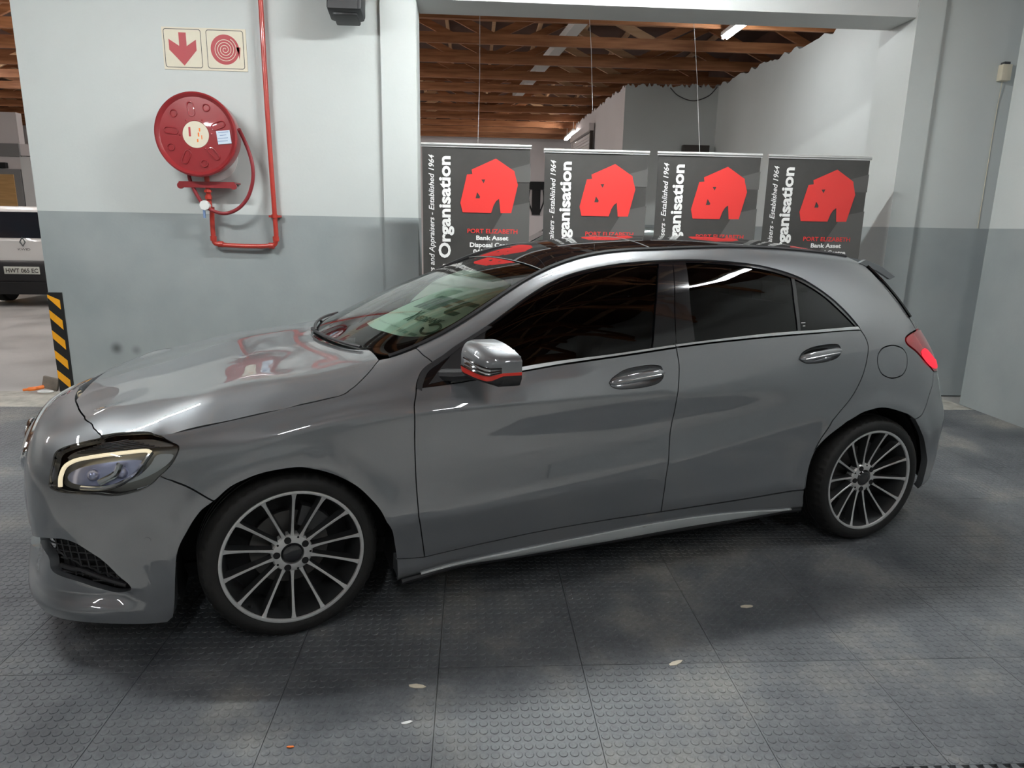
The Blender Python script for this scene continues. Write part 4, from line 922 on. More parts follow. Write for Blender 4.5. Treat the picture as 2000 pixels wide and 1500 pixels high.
# ---------------------------------------------------------------- wheels
def make_wheel():
    """near-side wheel about its own centre; outer face towards -y"""
    R0 = .3165
    prof = [(.240, .098), (.262, .104), (.286, .108), (.304, .100), (.3135, .082), (R0, .055), (R0, .036), (R0-.007, .034), (R0-.007, .028), (R0, .026), (R0, .006), (R0-.007, .004), (R0-.007, -.004), (R0, -.006), (R0, -.026), (R0-.007, -.028), (R0-.007, -.034), (R0, -.036), (R0, -.055), (.3135, -.082), (.306, -.098), (.300, -.1045), (.289, -.1115), (.276, -.1135), (.264, -.1110), (.257, -.1085), (.2545, -.104), (.248, -.100), (.240, -.096)]
    def rmod(j, k): return -.006 if (k % 3 == 0 and j in (2, 3, 4, 19, 20)) else 0
    w = MB().lathe(prof, 150, rmod=rmod, closed=True).build('wheel', M['tyre'], CAR, ang=40)
    bar = MB().lathe([(.2545, -.1035), (.2535, -.1075), (.2505, -.1085), (.2425, -.1055), (.2405, -.100), (.236, -.085), (.228, -.06), (.220, .0), (.222, .08), (.232, .098)], 96, mi=0)
    for f in bar.bm.faces:
        c = f.calc_center_median(); r = math.hypot(c.x, c.z)
        f.material_index = 1 if r > .2405 and c.y < -.09 else 0
    rim = bar.build('rim', [M['rim_dark'], M['rim_face']], w, ang=40)
    hubp = [(.0, -.040), (.040, -.040), (.0405, -.066), (.0415, -.070), (.052, -.0705), (.068, -.0670), (.0735, -.060), (.074, -.03)]
    MB().lathe(hubp, 60).build('hub', M['rim_face'], w)
    MB().lathe([(.0, -.073), (.022, -.0735), (.033, -.071), (.038, -.064), (.038, -.05)], 40).build('hub_cap', M['gloss_black'], w)
    for k in range(5):
        a = math.radians(54+72*k-18); c = (.0555*math.cos(a), .0555*math.sin(a))
        b = MB().cyl((c[0], -.0725, c[1]), (c[0], -.05, c[1]), .0125, n=16).build('wheel_bolt', M['matt_black'], w)
        a += math.radians(36); c = (.064*math.cos(a), .064*math.sin(a))
        MB().cyl((c[0], -.0695, c[1]), (c[0], -.05, c[1]), .0042, n=8).build('hub_hole', M['matt_black'], w)
    sp0 = None
    for k in range(14):
        a0 = 2*PI*k/14
        if sp0 is None:
            mb = MB(); n = 14; prev = None; rows = []
            for i in range(n+1):
                t = i/n; r = .060+(.2445-.060)*t; yo = -.0660-.0375*(t**1.5); hw = .0062-.0016*math.sin(PI*min(1, t*1.1))+.0045*max(0, (t-.86)/.14)**2+.003*max(0, (.15-t)/.15); dp = .030+.012*t
                rows.append([(-hw, yo+.0015), (-hw+.0012, yo), (hw-.0012, yo), (hw, yo+.0015), (hw*1.7, yo+dp), (-hw*1.7, yo+dp), r])
            for rw in rows:
                r = rw[-1]; ring = [mb.bm.verts.new((q[0], q[1], r)) for q in rw[:6]]
                if prev:
                    for q in range(6):
                        f = mb.bm.faces.new((prev[q], prev[(q+1) % 6], ring[(q+1) % 6], ring[q])); f.material_index = 1 if q in (0, 1, 2) else 0
                prev = ring
            sp0 = mb.build('spoke', [M['rim_dark'], M['rim_face']], w, ang=30); o = sp0
        else:
            o = sp0.copy(); C.objects.link(o); o.parent = w
        o.rotation_euler = (0, a0, 0)
    MB().lathe([(.06, -.0), (.142, -.0), (.142, .02), (.06, .02)], 48, closed=True).build('brake_disc', M['brake'], w)
    MB().box((.0, -.012, .0), (.01, .01, .01))
    cal_ = MB().prism([(.10*math.cos(a), .10*math.sin(a)) for a in np.linspace(.5, 1.35, 8)]+[(.175*math.cos(a), .175*math.sin(a)) for a in np.linspace(1.35, .5, 8)], 'y', -.04, .03)
    cal_.build('brake_caliper', M['grey_plastic'], w)
    MB().lathe([(.0, .03), (.225, .03)], 48).build('rim_backing', M['matt_black'], w)
    MB().cyl((-.155, -.075, -.180), (-.145, -.10, -.168), .004, n=8).build('tyre_valve', M['matt_black'], w)
    return w
WZ = .3165
w0 = make_wheel()
def place_wheel(o, x, y, steer, spin, far=False):
    o.location = (x, y, WZ); o.rotation_mode = 'XYZ'
    m = Matrix.Rotation(steer+(PI if far else 0), 4, 'Z') @ Matrix.Rotation(spin, 4, 'Y'); o.rotation_euler = m.to_euler()
w1, w2, w3 = dup(w0, CAR), dup(w0, CAR), dup(w0, CAR)
place_wheel(w0, 0, -.770, .119, math.radians(3)); place_wheel(w1, 2.699, -.772, 0, math.radians(-8))
place_wheel(w2, 0, .770, .119, 1.1, True); place_wheel(w3, 2.699, .772, 0, 2.0, True)
for w in (w0, w1, w2, w3): pass
# ---------------------------------------------------------------- cabin
MB().prism([(.62, .70), (.70, .965), (.95, .985), (1.02, .93), (.98, .74)], 'y', -.66, .66).build('dashboard', M['seat'], CAR)
MB().box((1.55, 0, .32), (2.1, 1.45, .04)).build('cabin_floor', M['matt_black'], CAR)
def seat(x, y):
    s = MB().box((x, y, .50), (.50, .48, .16), bev=.05).build('seat', M['seat'], CAR)
    r = Matrix.Rotation(math.radians(20), 3, 'Y'); MB().box((x+.33, y, .83), (.14, .46, .62), r, bev=.05).build('backrest', M['seat'], s)
    MB().box((x+.44, y, 1.17), (.09, .25, .17), r, bev=.035).build('headrest', M['seat'], s)
seat(1.28, -.36); seat(1.28, .36)
s = MB().box((2.15, 0, .52), (.48, 1.25, .16), bev=.05).build('rear_bench', M['seat'], CAR)
MB().box((2.45, 0, .85), (.15, 1.25, .58), Matrix.Rotation(math.radians(20), 3, 'Y'), bev=.05).build('backrest', M['seat'], s)
for y in (-.38, 0, .38): MB().box((2.55, y, 1.16), (.08, .22, .14), bev=.03).build('headrest', M['seat'], s)
surf_panel('headliner', quad(1.13, 2.75, -.93, .93), M['headliner'], CAR, surf=roof, both=False, off=-.045, rim=False, res=.08)
MB().tube([(1.06+.02*math.cos(a)-.06*math.sin(a), .36+.185*math.cos(a), .93+.175*math.sin(a)) for a in np.linspace(0, 2*PI, 33)[:-1]], .014, 8, closed=True).build('steering_wheel', M['satin_black'], CAR)
mir = MB().box((.88, 0, 1.17), (.03, .23, .065), bev=.014).build('rear_view_mirror', M['satin_black'], CAR)
MB().cyl((.86, 0, 1.20), (.862, 0, 1.235), .010, n=10).build('mirror_stem', M['satin_black'], mir)
# pale card laid against the inside of the windscreen
def card(t, s, off=0.0):
    P = wscreen(np.array([t]), np.array([s/VS]))[0]; e = 1e-3
    n = np.cross(wscreen(np.array([t]), np.array([(s+e)/VS]))[0]-P, wscreen(np.array([t+e]), np.array([s/VS]))[0]-P); n /= np.linalg.norm(n); n = n if n[2] > 0 else -n
    return P-n*(.035-off)
cardo = catmull([(.285, -.285), (.275, -.42), (.278, -.565), (.29, -.765), (.345, -.905)], 6)
cardo = np.r_[cardo, [(.43, -.925), (.645, -.915), (.83, -.885)], catmull([(.845, -.84), (.80, -.76), (.765, -.70), (.735, -.55), (.70, -.44), (.672, -.315)], 4), [(.485, -.30)]]
def cardsurf(u, v): return np.array([card(a, b*VS) for a, b in zip(u, v)])
cr_o = surf_panel('sun_shade', cardo/np.array([1, VS]), M['shade'], None, surf=lambda u, v: wscreen(u, v), off=-.035, both=False, res=.05, gap=0, rim=False)[0]
SHADE = cr_o; SHADE.location = (0, 0, 0); SHADE.rotation_euler = (0, 0, CAR_YAW)
tag(SHADE, 'pale green card with bank lettering propped inside the car windscreen', 'sun shade')
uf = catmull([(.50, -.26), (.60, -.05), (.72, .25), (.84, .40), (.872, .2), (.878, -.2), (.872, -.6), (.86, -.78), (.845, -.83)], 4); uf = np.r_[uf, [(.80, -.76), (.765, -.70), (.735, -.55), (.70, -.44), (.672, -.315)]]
surf_panel('reflection_panel', uf/np.array([1, VS]), M['pale_reflection'], SHADE, surf=lambda u, v: wscreen(u, v), off=-.038, both=False, res=.05, gap=0, rim=False)  # added panel that paints the pale wall reflection over the upper screen
def on_card(t0, s0, kt, ks, tilt=0):
    """text frame: x runs towards the near pillar, y up the screen"""
    return lambda x, y: card(t0+y*kt+x*tilt, s0-x*ks, .0025)
def bigletter(polys, x0): return [[(x0+p[0], p[1]) for p in L] for L in polys]
# heavy slanted capitals M F C drawn as outlines (unit height)
Mp = [[(0, 0), (.22, 0), (.36, .62), (.42, .62), (.30, 0), (.52, 0), (.64, .62), (.70, .62), (.56, 0), (.78, 0), (1.0, 1), (.30, 1)]]
Mp = [[(0, 0), (.20, 0), (.42, 1), (.22, 1)], [(.26, 0), (.46, 0), (.68, 1), (.48, 1)], [(.52, 0), (.72, 0), (.94, 1), (.74, 1)], [(.22, 1), (.40, .80), (.92, .80), (.94, 1)]]
Fp = [[(0, 0), (.22, 0), (.30, .36), (.66, .36), (.71, .58), (.35, .58), (.39, .76), (.80, .76), (.85, 1), (.22, 1)]]
Cp = [[(.03, .14), (.16, 0), (.62, 0), (.68, .26), (.30, .26), (.38, .74), (.80, .74), (.85, 1), (.26, 1), (.16, .88)]]
for L, x0 in ((Mp, .0), (Fp, .80), (Cp, 1.55)):
    for q in L:
        d = resample(np.array([(x0+a, b) for a, b in q]), .12)
        flat_poly([d], on_card(.478, -.42, .125, .19, .016), 'lettering', M['shade_print'], SHADE)
text_obj('a division of', on_card(.405, -.405, 1, 1.0, .1), 'lettering', M['shade_print_light'], SHADE, fit=.15, size=.03)
text_obj('NEDBANK', on_card(.405, -.60, 1, 1.0, .1), 'lettering', M['shade_print'], SHADE, fit=.23, size=.055, bold=.002)
mb = []
flat_poly([[(0, 0), (.02, 0), (.10, .10), (.08, .10)]], on_card(.385, -.545, .9, .6), 'bank_mark', M['shade_print'], SHADE)
flat_poly([[(0, .10), (.02, .10), (.085, 0), (.065, 0)]], on_card(.385, -.55, .9, .6), 'bank_mark', M['shade_print'], SHADE)
text_obj('A division of Nedbank Ltd', on_card(.325, -.35, 1, 1.0), 'lettering', M['shade_print_light'], SHADE, fit=.34, size=.016)
for x0, w in ((.30, .04), (.36, .03), (.41, .06)):
    flat_poly([resample(np.array([(x0, 0), (x0+w, 0), (x0+w, .02), (x0, .02)]), .03)], on_card(.305, -.35, 1, 1.0), 'lettering', M['shade_print_light'], SHADE)
P = [card(.385+.045*math.sin(a), -.835+.05*math.cos(a), .004) for a in np.linspace(.4, 2*PI-.2, 40)]
MB().tube([tuple(p) for p in P], .005, 6).build('card_loop', M['shade_print'], SHADE)
# ------------------------------------------------------------------ rubber coin tiles on the floor
TX, TY, ST = .5, .495, .033
def tile_mesh(tabs):
    mb = MB(); hx, hy = TX/2-.0012, TY/2-.0012
    mb.box((0, 0, -.008), (2*hx, 2*hy, .016))
    n = 15
    for i in range(n):
        for j in range(n):
            x = (i-(n-1)/2)*ST; y = (j-(n-1)/2)*ST; lo = []; hi = []
            for k in range(10):
                a = 2*PI*k/10+.2; lo.append(mb.bm.verts.new((x+.0138*math.cos(a), y+.0138*math.sin(a), 0))); hi.append(mb.bm.verts.new((x+.0122*math.cos(a), y+.0122*math.sin(a), .0016)))
            for k in range(10): mb.bm.faces.new((lo[k], lo[(k+1) % 10], hi[(k+1) % 10], hi[k]))
            mb.bm.faces.new(hi)
    if tabs:
        for k in range(12):
            x = -hx+.021+k*.0416; mb.prism([(x-.008, -hy+.001), (x+.008, -hy+.001), (x+.014, -hy-.021), (x-.014, -hy-.021)], 'z', -.016, -.001)
    bmesh.ops.recalc_face_normals(mb.bm, faces=mb.bm.faces); me = bpy.data.meshes.new('rubber_tile'); mb.bm.to_mesh(me); mb.bm.free(); me.materials.append(M['rubber']); return me
tm, tmt = tile_mesh(False), tile_mesh(True)
rnd = random.Random(11)
for j in range(8):
    for i in range(19):
        o = bpy.data.objects.new('rubber_tile', tmt if j == 0 else tm); C.objects.link(o); o.parent = FLOOR
        o.location = (-4.215+TX*(i+.5), -1.535+TY*(j+.5), 0); o.rotation_euler = (rnd.uniform(-.0015, .0015), rnd.uniform(-.0015, .0015), rnd.choice((0, PI)) if j else 0)
# ------------------------------------------------------------------ signs on the left wall
FW = YW-.0005
def wallf(x0, z0, y=FW): return lambda a, b: (x0+a, y, z0+b)
def rounded(w, h, r, n=5):
    out = []
    for cx, cy, a0 in ((w-r, h-r, 0), (r, h-r, PI/2), (r, r, PI), (w-r, r, 3*PI/2)):
        for k in range(n+1): a = a0+PI/2*k/n; out.append((cx+r*math.cos(a), cy+r*math.sin(a)))
    return out
sign = MB().box((-1.256, FW-.002, 2.826), (.655, .004, .314)).build('safety_sign', M['cream'])
tag(sign, 'cream safety sign with red down arrow and hose reel symbol high on white wall', 'sign')
f = lambda y: (lambda a, b: (a, y, b))
for x0 in (-1.572, -1.241):
    o_ = [(x0+a, 2.684+b) for a, b in rounded(.292, .288, .02)]; i_ = [(x0+.005+a, 2.689+b) for a, b in rounded(.282, .278, .016)]
    flat_poly([o_], f(FW-.0045), 'sign_border', M['sign_black'], sign, holes=[i_])
cx = -1.426
arrow = [(cx-.028, 2.945), (cx+.030, 2.945), (cx+.030, 2.845), (cx+.105, 2.895), (cx+.105, 2.815), (cx+.002, 2.700), (cx-.108, 2.815), (cx-.108, 2.895), (cx-.028, 2.845)]
flat_poly([arrow], f(FW-.0047), 'arrow', M['sign_red'], sign)
cx, cz = -1.098, 2.828
flat_poly([[(cx+.112*math.cos(a), cz+.112*math.sin(a)) for a in np.linspace(0, 2*PI, 49)[:-1]]], f(FW-.0047), 'hose_symbol', M['sign_red'], sign)
flat_poly([[(cx+.085, cz+.02), (cx+.122, cz+.02), (cx+.118, cz-.02), (cx+.110, cz-.075), (cx+.102, cz-.02)]], f(FW-.0047), 'nozzle_symbol', M['sign_red'], sign)
sp_o, sp_i = [], []
for k in range(140):
    a = 2*PI*4.1*k/139; r = .006+.085*k/139; sp_o.append((cx+(r+.0035)*math.cos(a+.4), cz+(r+.0035)*math.sin(a+.4))); sp_i.append((cx+(r-.0015)*math.cos(a+.4), cz+(r-.0015)*math.sin(a+.4)))
V = [(x, FW-.0052, z) for x, z in sp_o+sp_i]; Fs = [(k, k+1, 140+k+1, 140+k) for k in range(139)]
me = bpy.data.meshes.new('spiral'); me.from_pydata(V, [], Fs); link('spiral', me, M['cream'], sign)
# ------------------------------------------------------------------ hose reel
RC = Vector((-1.285, 2.69, 2.148)); RR_ = .318
reel = thing('hose_reel', 'red fire hose reel with cream centre disc mounted on the white wall', 'hose reel', (RC.x, YW, 1.80))
off = Vector((RC.x, YW, 1.80))
def rl(p): return (p[0]-off.x, p[1]-off.y, p[2]-off.z)
cc = rl(RC)
MB().lathe([(0, .002), (.10, .002), (.105, -.002), (.28, .006), (.292, -.004), (.305, -.012), (.316, -.006), (.319, .004), (.312, .014), (.300, .02)], 80, c=cc).build('front_plate', M['redpaint'], reel)
MB().lathe([(.30, .018), (.305, .05), (.308, .12), (.300, .15), (.12, .155)], 72, c=cc).build('drum', M['redpaint'], reel)
MB().cyl((cc[0], cc[1]+.15, cc[2]), (cc[0], -.012, cc[2]), .05, n=24).build('axle', M['redpaint'], reel)
MB().lathe([(0, -.003), (.100, -.003), (.101, .004)], 48, c=cc).build('centre_disc', M['cream'], reel)
def onreel(r, a, dy=0): return (cc[0]+r*math.cos(a), cc[1]+dy, cc[2]+r*math.sin(a))
for ad in (22, 172, 243, 312, 97):
    a = math.radians(ad); L = []
    ca = Vector((math.cos(a), 0, math.sin(a))); pa = Vector((-ca.z, 0, ca.x)); c0 = Vector(onreel(.19, a, .000))
    for k in range(24):
        t = 2*PI*k/24; ex_ = .042*math.cos(t); ey = .024*math.sin(t); sx = math.copysign(.028, math.cos(t)); L.append(tuple(c0+ca*(ex_*.6+sx)+pa*ey))
    MB().tube(L, .005, 6, closed=True).build('pressed_slot', M['redpaint'], reel)
for ad in (136, 65, 206, 283):
    a = math.radians(ad); c0 = onreel(.222, a, .0)
    MB().tube([(c0[0]+.026*math.cos(t), c0[1], c0[2]+.026*math.sin(t)) for t in np.linspace(0, 2*PI, 21)[:-1]], .0045, 6, closed=True).build('pressed_ring', M['redpaint'], reel)
for ad in (0, 60, 120, 180, 240, 300):
    MB().sphere(onreel(.123, math.radians(ad+2), 0), .008, (1, .6, 1), 10).build('bolt_head', M['redpaint'], reel)
for (x, z, w, h, mm) in ((-.045, .02, .028, .07, 'sign_red'), (.012, -.045, .02, .022, 'orange'), (.022, .0, .02, .03, 'orange'), (.032, .036, .02, .026, 'orange'), (.045, -.02, .012, .03, 'orange')):
    MB().box((cc[0]+x, cc[1]-.0035, cc[2]+z), (w*.55, .001, h)).build('disc_print', M['cream' if mm == 'x' else mm], reel)
MB().box((cc[0]+.215, cc[1]-.003, cc[2]-.015), (.105, .001, .10), Matrix.Rotation(math.radians(-6), 3, 'Y')).build('service_sticker', M['paper_blue'], reel)
for k in range(4): MB().box((cc[0]+.213-.003*k, cc[1]-.0042, cc[2]+.022-.022*k), (.08 if k != 1 else .05, .0006, .004), Matrix.Rotation(math.radians(-6), 3, 'Y')).build('sticker_line', M['ink_blue'], reel)
MB().lathe([(0, 0), (.21, 0), (.21, -.006), (0, -.006)], 48, c=(cc[0]+.02, -.001, cc[2]-.13)).build('wall_plate', M['white'], reel)
hz = [(-.96, 2.72, 2.20), (-.945, 2.78, 2.13), (-.915, 2.80, 2.03), (-.896, 2.80, 1.93), (-.897, 2.80, 1.845), (-.918, 2.80, 1.755), (-.958, 2.80, 1.67), (-1.035, 2.80, 1.59), (-1.14, 2.80, 1.55), (-1.235, 2.80, 1.568), (-1.315, 2.80, 1.625), (-1.375, 2.80, 1.735), (-1.405, 2.80, 1.83), (-1.40, 2.80, 1.90), (-1.36, 2.80, 1.97)]
MB().tube([rl(p) for p in catmull(hz, 6)], .0145, 10).build('rubber_hose', M['hose'], reel)
MB().box(rl((-1.265, 2.86, 1.792)), (.44, .16, .012)).box(rl((-1.265, 2.785, 1.772)), (.44, .012, .045)).cyl(rl((-1.475, 2.78, 1.765)), rl((-1.475, 2.80, 1.765)), .026).cyl(rl((-1.055, 2.78, 1.765)), rl((-1.055, 2.80, 1.765)), .026).build('bracket', M['redpaint'], reel)
MB().cyl(rl((-1.268, 2.80, 1.86)), rl((-1.272, 2.83, 1.60)), .020).cyl(rl((-1.268, 2.81, 1.715)), rl((-1.268, 2.81, 1.735)), .031, n=6).cyl(rl((-1.268, 2.81, 1.69)), rl((-1.268, 2.81, 1.66)), .027, n=6).build('inlet_pipe', M['pipe_red'], reel)
v = MB().cyl(rl((-1.295, 2.775, 1.612)), rl((-1.295, 2.82, 1.612)), .040, n=8).build('valve_wheel', M['white'], reel); MB().box(rl((-1.305, 2.79, 1.545)), (.014, .02, .07)).build('valve_tag', M['ink_blue'], v)
# standpipe
pp = [(-1.272, 2.88, 1.60), (-1.286, 2.90, 1.50), (-1.286, 2.90, 1.345), (-1.28, 2.90, 1.31), (-1.25, 2.90, 1.297), (-.81, 2.90, 1.292), (-.783, 2.90, 1.305), (-.77, 2.90, 1.34), (-.770, 2.90, 1.6), (-.781, 2.90, 2.4), (-.783, 2.90, 3.79)]
pipe = MB().tube(catmull(pp, 4).tolist(), .0195, 12).build('water_pipe', M['pipe_red']); tag(pipe, 'red water pipe running down the wall and across to the hose reel', 'pipe')
for a, b in (((-1.287, 2.90, 1.365), (-1.287, 2.90, 1.325)), ((-.83, 2.90, 1.292), (-.79, 2.90, 1.292)), ((-.770, 2.90, 1.33), (-.770, 2.90, 1.37)), ((-1.25, 2.90, 1.297), (-1.21, 2.90, 1.297))): MB().cyl(a, b, .026).build('elbow', M['pipe_red'], pipe)
MB().box((-.77, 2.92, 1.535), (.095, .05, .018)).cyl((-.77, 2.90, 1.52), (-.77, 2.90, 1.55), .027).build('pipe_clip', M['pipe_red'], pipe)
# wall loudspeaker
spk = thing('wall_speaker', 'black loudspeaker on a swivel bracket at the top of the white wall', 'speaker', (-.10, YW, 3.22))
rot = Matrix.Rotation(math.radians(-14), 3, 'X')
MB().box((.01, -.20, -.03), (.27, .20, .30), rot, bev=.03).build('cabinet', M['satin_black'], spk)
MB().box((.01, -.20, -.175), (.19, .17, .05), rot, bev=.015).build('lower_cap', M['satin_black'], spk)
MB().box((.0, -.306, -.04), (.22, .006, .22), rot, bev=.002).build('grille', M['grey_plastic'], spk)
MB().box((-.06, -.305, -.145), (.03, .004, .007), rot).build('badge', M['white'], spk)
MB().cyl((.03, 0, .02), (.03, -.11, 0), .016).cyl((.03, 0, .02), (.03, -.012, .02), .05).build('bracket', M['satin_black'], spk)
MB().tube(catmull([(.12, -.12, -.02), (.18, -.08, 0), (.20, -.03, .10), (.19, -.01, .25)], 6).tolist(), .006, 6).build('cable', M['white'], spk)
# hazard corner guard
cg = thing('corner_guard', 'yellow and black striped corner guard at the left end of the wall', 'corner guard', (-2.72, YW, 0))
MB().box((.055, -.006, .435), (.122, .010, .87)).build('guard_body', M['black'], cg)
for k in range(5):
    z = .03+.175*k
    MB().prism([(-.004, z+.075+.02), (.094, z-.025+.02), (.094, z+.055+.02), (-.004, z+.155+.01 if k < 4 else min(z+.155, .85))], 'y', -.0135, -.011).build('yellow_stripe', M['yellow'], cg)
# right-hand wall box
bx = thing('sensor_box', 'small white sensor box with a thin cable high on the right wall', 'sensor', (5.41, YW, 2.84))
MB().box((0, -.03, 0), (.085, .06, .13), bev=.006).build('box', M['cream'], bx); MB().box((0, -.025, .075), (.05, .05, .02)).build('bracket', M['grey_plastic'], bx)
MB().tube(catmull([(0, -.02, -.06), (.005, -.006, -.3), (.01, -.005, -1.29)], 6).tolist(), .003, 6).build('cable', M['cream'], bx)
# things lying at the foot of the corner guard
o = MB().tube(catmull([(-3.01, 2.90, .022), (-2.93, 2.92, .03), (-2.92, 2.95, .028), (-2.89, 2.99, .03)], 6).tolist(), [.012]*3+[.018]*16, 8).build('orange_cord', M['orange']); tag(o, 'short orange plug cord lying by the striped corner guard', 'cord')
o = MB().box((-2.83, 3.0, .06), (.13, .03, .11), Matrix.Rotation(.25, 3, 'Y'), bev=.004).build('card_scrap', M['card']); tag(o, 'brown scrap of card leaning against the corner guard', 'card')
o = MB().tube([(-2.80+.06*math.cos(a), 2.86+.03*math.sin(a), .012+.008) for a in np.linspace(0, 2*PI, 25)[:-1]], .007, 6, closed=True).build('cable_ring', M['white']); tag(o, 'loop of pale cable beside the orange cord', 'cable')
# ------------------------------------------------------------------ banners
def banner(xc, y, z, w, label, rz=0, m='banner'):
    t = thing('roll_up_banner', label, 'banner', (xc, y, 0), rz, 'roll-up banners in the opening')
    h = z
    n = 12; mb = MB(); bow = lambda x: .003*math.sin(x*5+xc)          # slightly wavy vinyl
    xs = np.linspace(-w/2+.01, w/2-.01, n+1); A = [[mb.bm.verts.new((x, bow(x)+d, zz)) for zz in (.08, h-.012)] for d in (0, .003) for x in xs]
    for r in (A[:n+1], A[n+1:]):
        for a, b in zip(r, r[1:]): mb.bm.faces.new((a[0], b[0], b[1], a[1]))
    p = mb.build('panel', M[m], t)
    MB().cyl((-w/2, 0, h-.004), (w/2, 0, h-.004), .013, n=12).box((0, 0, h-.012), (w, .012, .022)).build('top_rail', M['alu'], t)
    MB().box((0, 0, .045), (w+.02, .10, .08), bev=.02).build('cassette', M['alu'], t); MB().cyl((0, .03, .08), (0, .03, h-.02), .010, n=10).build('pole', M['alu'], t)
    for s in (-1, 1): MB().box((s*w*.3, 0, .006), (.04, .42, .012)).build('foot', M['alu'], t)
    k = w/.85
    fr = lambda a, b, e=0: (-w/2+a*k, bow(-w/2+a*k)-.0032-e, h-b*k)      # a right, b down from the top left
    F2 = lambda a, b: fr(a, b)
    flat_poly([resample(np.array(q), .1) for q in ([(.70, .17), (.845, .13), (.845, .27), (.70, .27)], [(.56, .63), (.66, .46), (.845, .42), (.845, 1.2), (.30, 1.2)])], F2, 'print_shape', M['banner_light'], p)
    s_ = .85/915
    L = [(645, 198), (800, 295), (805, 320), (832, 405), (780, 635), (690, 637), (675, 520), (650, 540), (630, 575), (610, 637), (370, 637), (350, 560), (405, 330), (450, 325), (443, 290)]
    H1 = [(525, 368), (558, 366), (545, 398)]; H2 = [(490, 470), (515, 505), (512, 520), (478, 520)]
    cv = lambda Q: [((a-25)*s_, (b-92)*s_) for a, b in Q]
    fz = lambda a, b: fr(a, b, .0006)
    flat_poly([resample(np.array(cv(L)), .1)], fz, 'logo', M['banner_red'], p, holes=[cv(H1), cv(H2)])
    tx = lambda x0, b0, hgt: (lambda x, y: fr(x0+x, b0-y, .0012))
    for body, xm, b0, wd, mm, sz in (('PORT ELIZABETH', .355, .663, .395, 'banner_red', .04), ('Bank Asset', .425, .715, .255, 'banner_white', .04), ('Disposal Centre', .375, .770, .35, 'banner_white', .04), ('041 487 3957', .405, .822, .30, 'banner_white', .04)):
        text_obj(body, tx(xm, b0, sz), 'lettering', M[mm], p, fit=wd, size=.047, bold=.0016 if mm == 'banner_white' else .0006)
    up = lambda x0, b0: (lambda x, y: fr(x0-y, b0-x, .0012))           # reads upwards
    V, Fc = text2d('s Organisation', size=.125, bold=.0042, align='RIGHT'); A = np.array(V); kk = .87/(A[:, 0].max()-A[:, 0].min()); g = up(.222, .085)
    me = bpy.data.meshes.new('lettering'); me.from_pydata([g(a*kk, b*1.0) for a, b in V], [], Fc); link('lettering', me, M['banner_white'], p)
    V, Fc = text2d('ers and Appraisers - Established 1964', size=.058, bold=.0008, align='RIGHT', shear=.25); A = np.array(V); kk = .93/(A[:, 0].max()-A[:, 0].min()); g = up(.098, .085)
    me = bpy.data.meshes.new('lettering'); me.from_pydata([g(a*kk, b*1.0) for a, b in V], [], Fc); link('lettering', me, M['banner_white'], p)
    return t
banner(.918, 2.45, 2.10, .855, 'grey and red roll-up banner nearest the hose-reel wall, leftmost of four')
banner(1.895, 2.66, 2.10, .865, 'grey and red roll-up banner second from the hose-reel wall, between two others')
banner(2.828, 2.655, 2.10, .872, 'grey and red roll-up banner third from the hose-reel wall, standing below the dark wall box')
banner(3.760, 2.67, 2.10, .878, 'grey and red roll-up banner beside the right-hand column, rightmost of four')
# ------------------------------------------------------------------ fittings of the rear hall
for pts, lab in (((( .95, 4.5, 3.85), (.939, 4.5, 2.20)), 'thin pale cord hanging behind the leftmost banner'), (((2.045, 4.5, 3.85), (2.145, 4.5, 2.70)), 'thin pale cord hanging behind the second banner'), (((3.12, 4.5, 3.85), (3.33, 4.5, 2.25)), 'thin pale cord hanging in front of the dark wall box')):
    o = MB().tube([pts[0], tuple((np.array(pts[0])+np.array(pts[1]))/2+np.array([.01, 0, 0])), pts[1]], .003, 5).build('cord', M['white']); tag(o, lab, 'cord')
o = MB().box((4.55, 8.60, 2.70), (.44, .10, .27), bev=.006).box((4.40, 8.545, 2.70), (.1, .01, .2)).build('wall_box', M['brown_metal']); tag(o, 'dark brown metal box on the inner block wall above the third banner', 'box')
o = MB().tube(catmull([(4.08, 8.66, 3.72), (4.2, 8.62, 3.60), (4.45, 8.60, 3.52), (4.70, 8.60, 3.60), (4.84, 8.62, 3.74)], 8).tolist(), .008, 6).build('slack_cable', M['grey_plastic']); tag(o, 'slack grey cable looped along the top of the inner block wall', 'cable')
sh = thing('roller_shutter', 'pale roller shutter in the side of the inner white block', 'shutter', (3.22, 12.2, 0), math.radians(1.9))
for k in range(24): MB().box((-.03, 0, 1.86+.062*k), (.02, 2.0, .058), bev=.006).build('slat', M['pink_wall'], sh)
MB().box((-.04, 0, 3.42), (.10, 2.2, .14)).build('hood', M['pink_wall'], sh)
for s in (-1, 1): MB().box((-.03, s*1.05, 1.7), (.06, .07, 3.4)).build('guide_rail', M['brown_metal'] if s < 0 else M['pink_wall'], sh)
MB().box((-.03, 0, .92), (.016, 2.0, 1.82)).build('lower_curtain', M['pink_wall'], sh)
# hatch in the far wall
hw = MB().box((2.72, YF-.03, 2.62), (.62, .10, .22)).box((2.72, YF-.03, 2.25), (.24, .08, .9)).build('wall_bracket', M['matt_black']); tag(hw, 'black bracket and cables on the far wall between the first two banners', 'bracket')
for s in (-.2, .2): MB().tube(catmull([(2.72+s, YF-.06, 2.5), (2.72+s*1.1, YF-.07, 2.2), (2.72+s*.5, YF-.06, 1.85)], 5).tolist(), .02, 6).build('cable', M['matt_black'], hw)
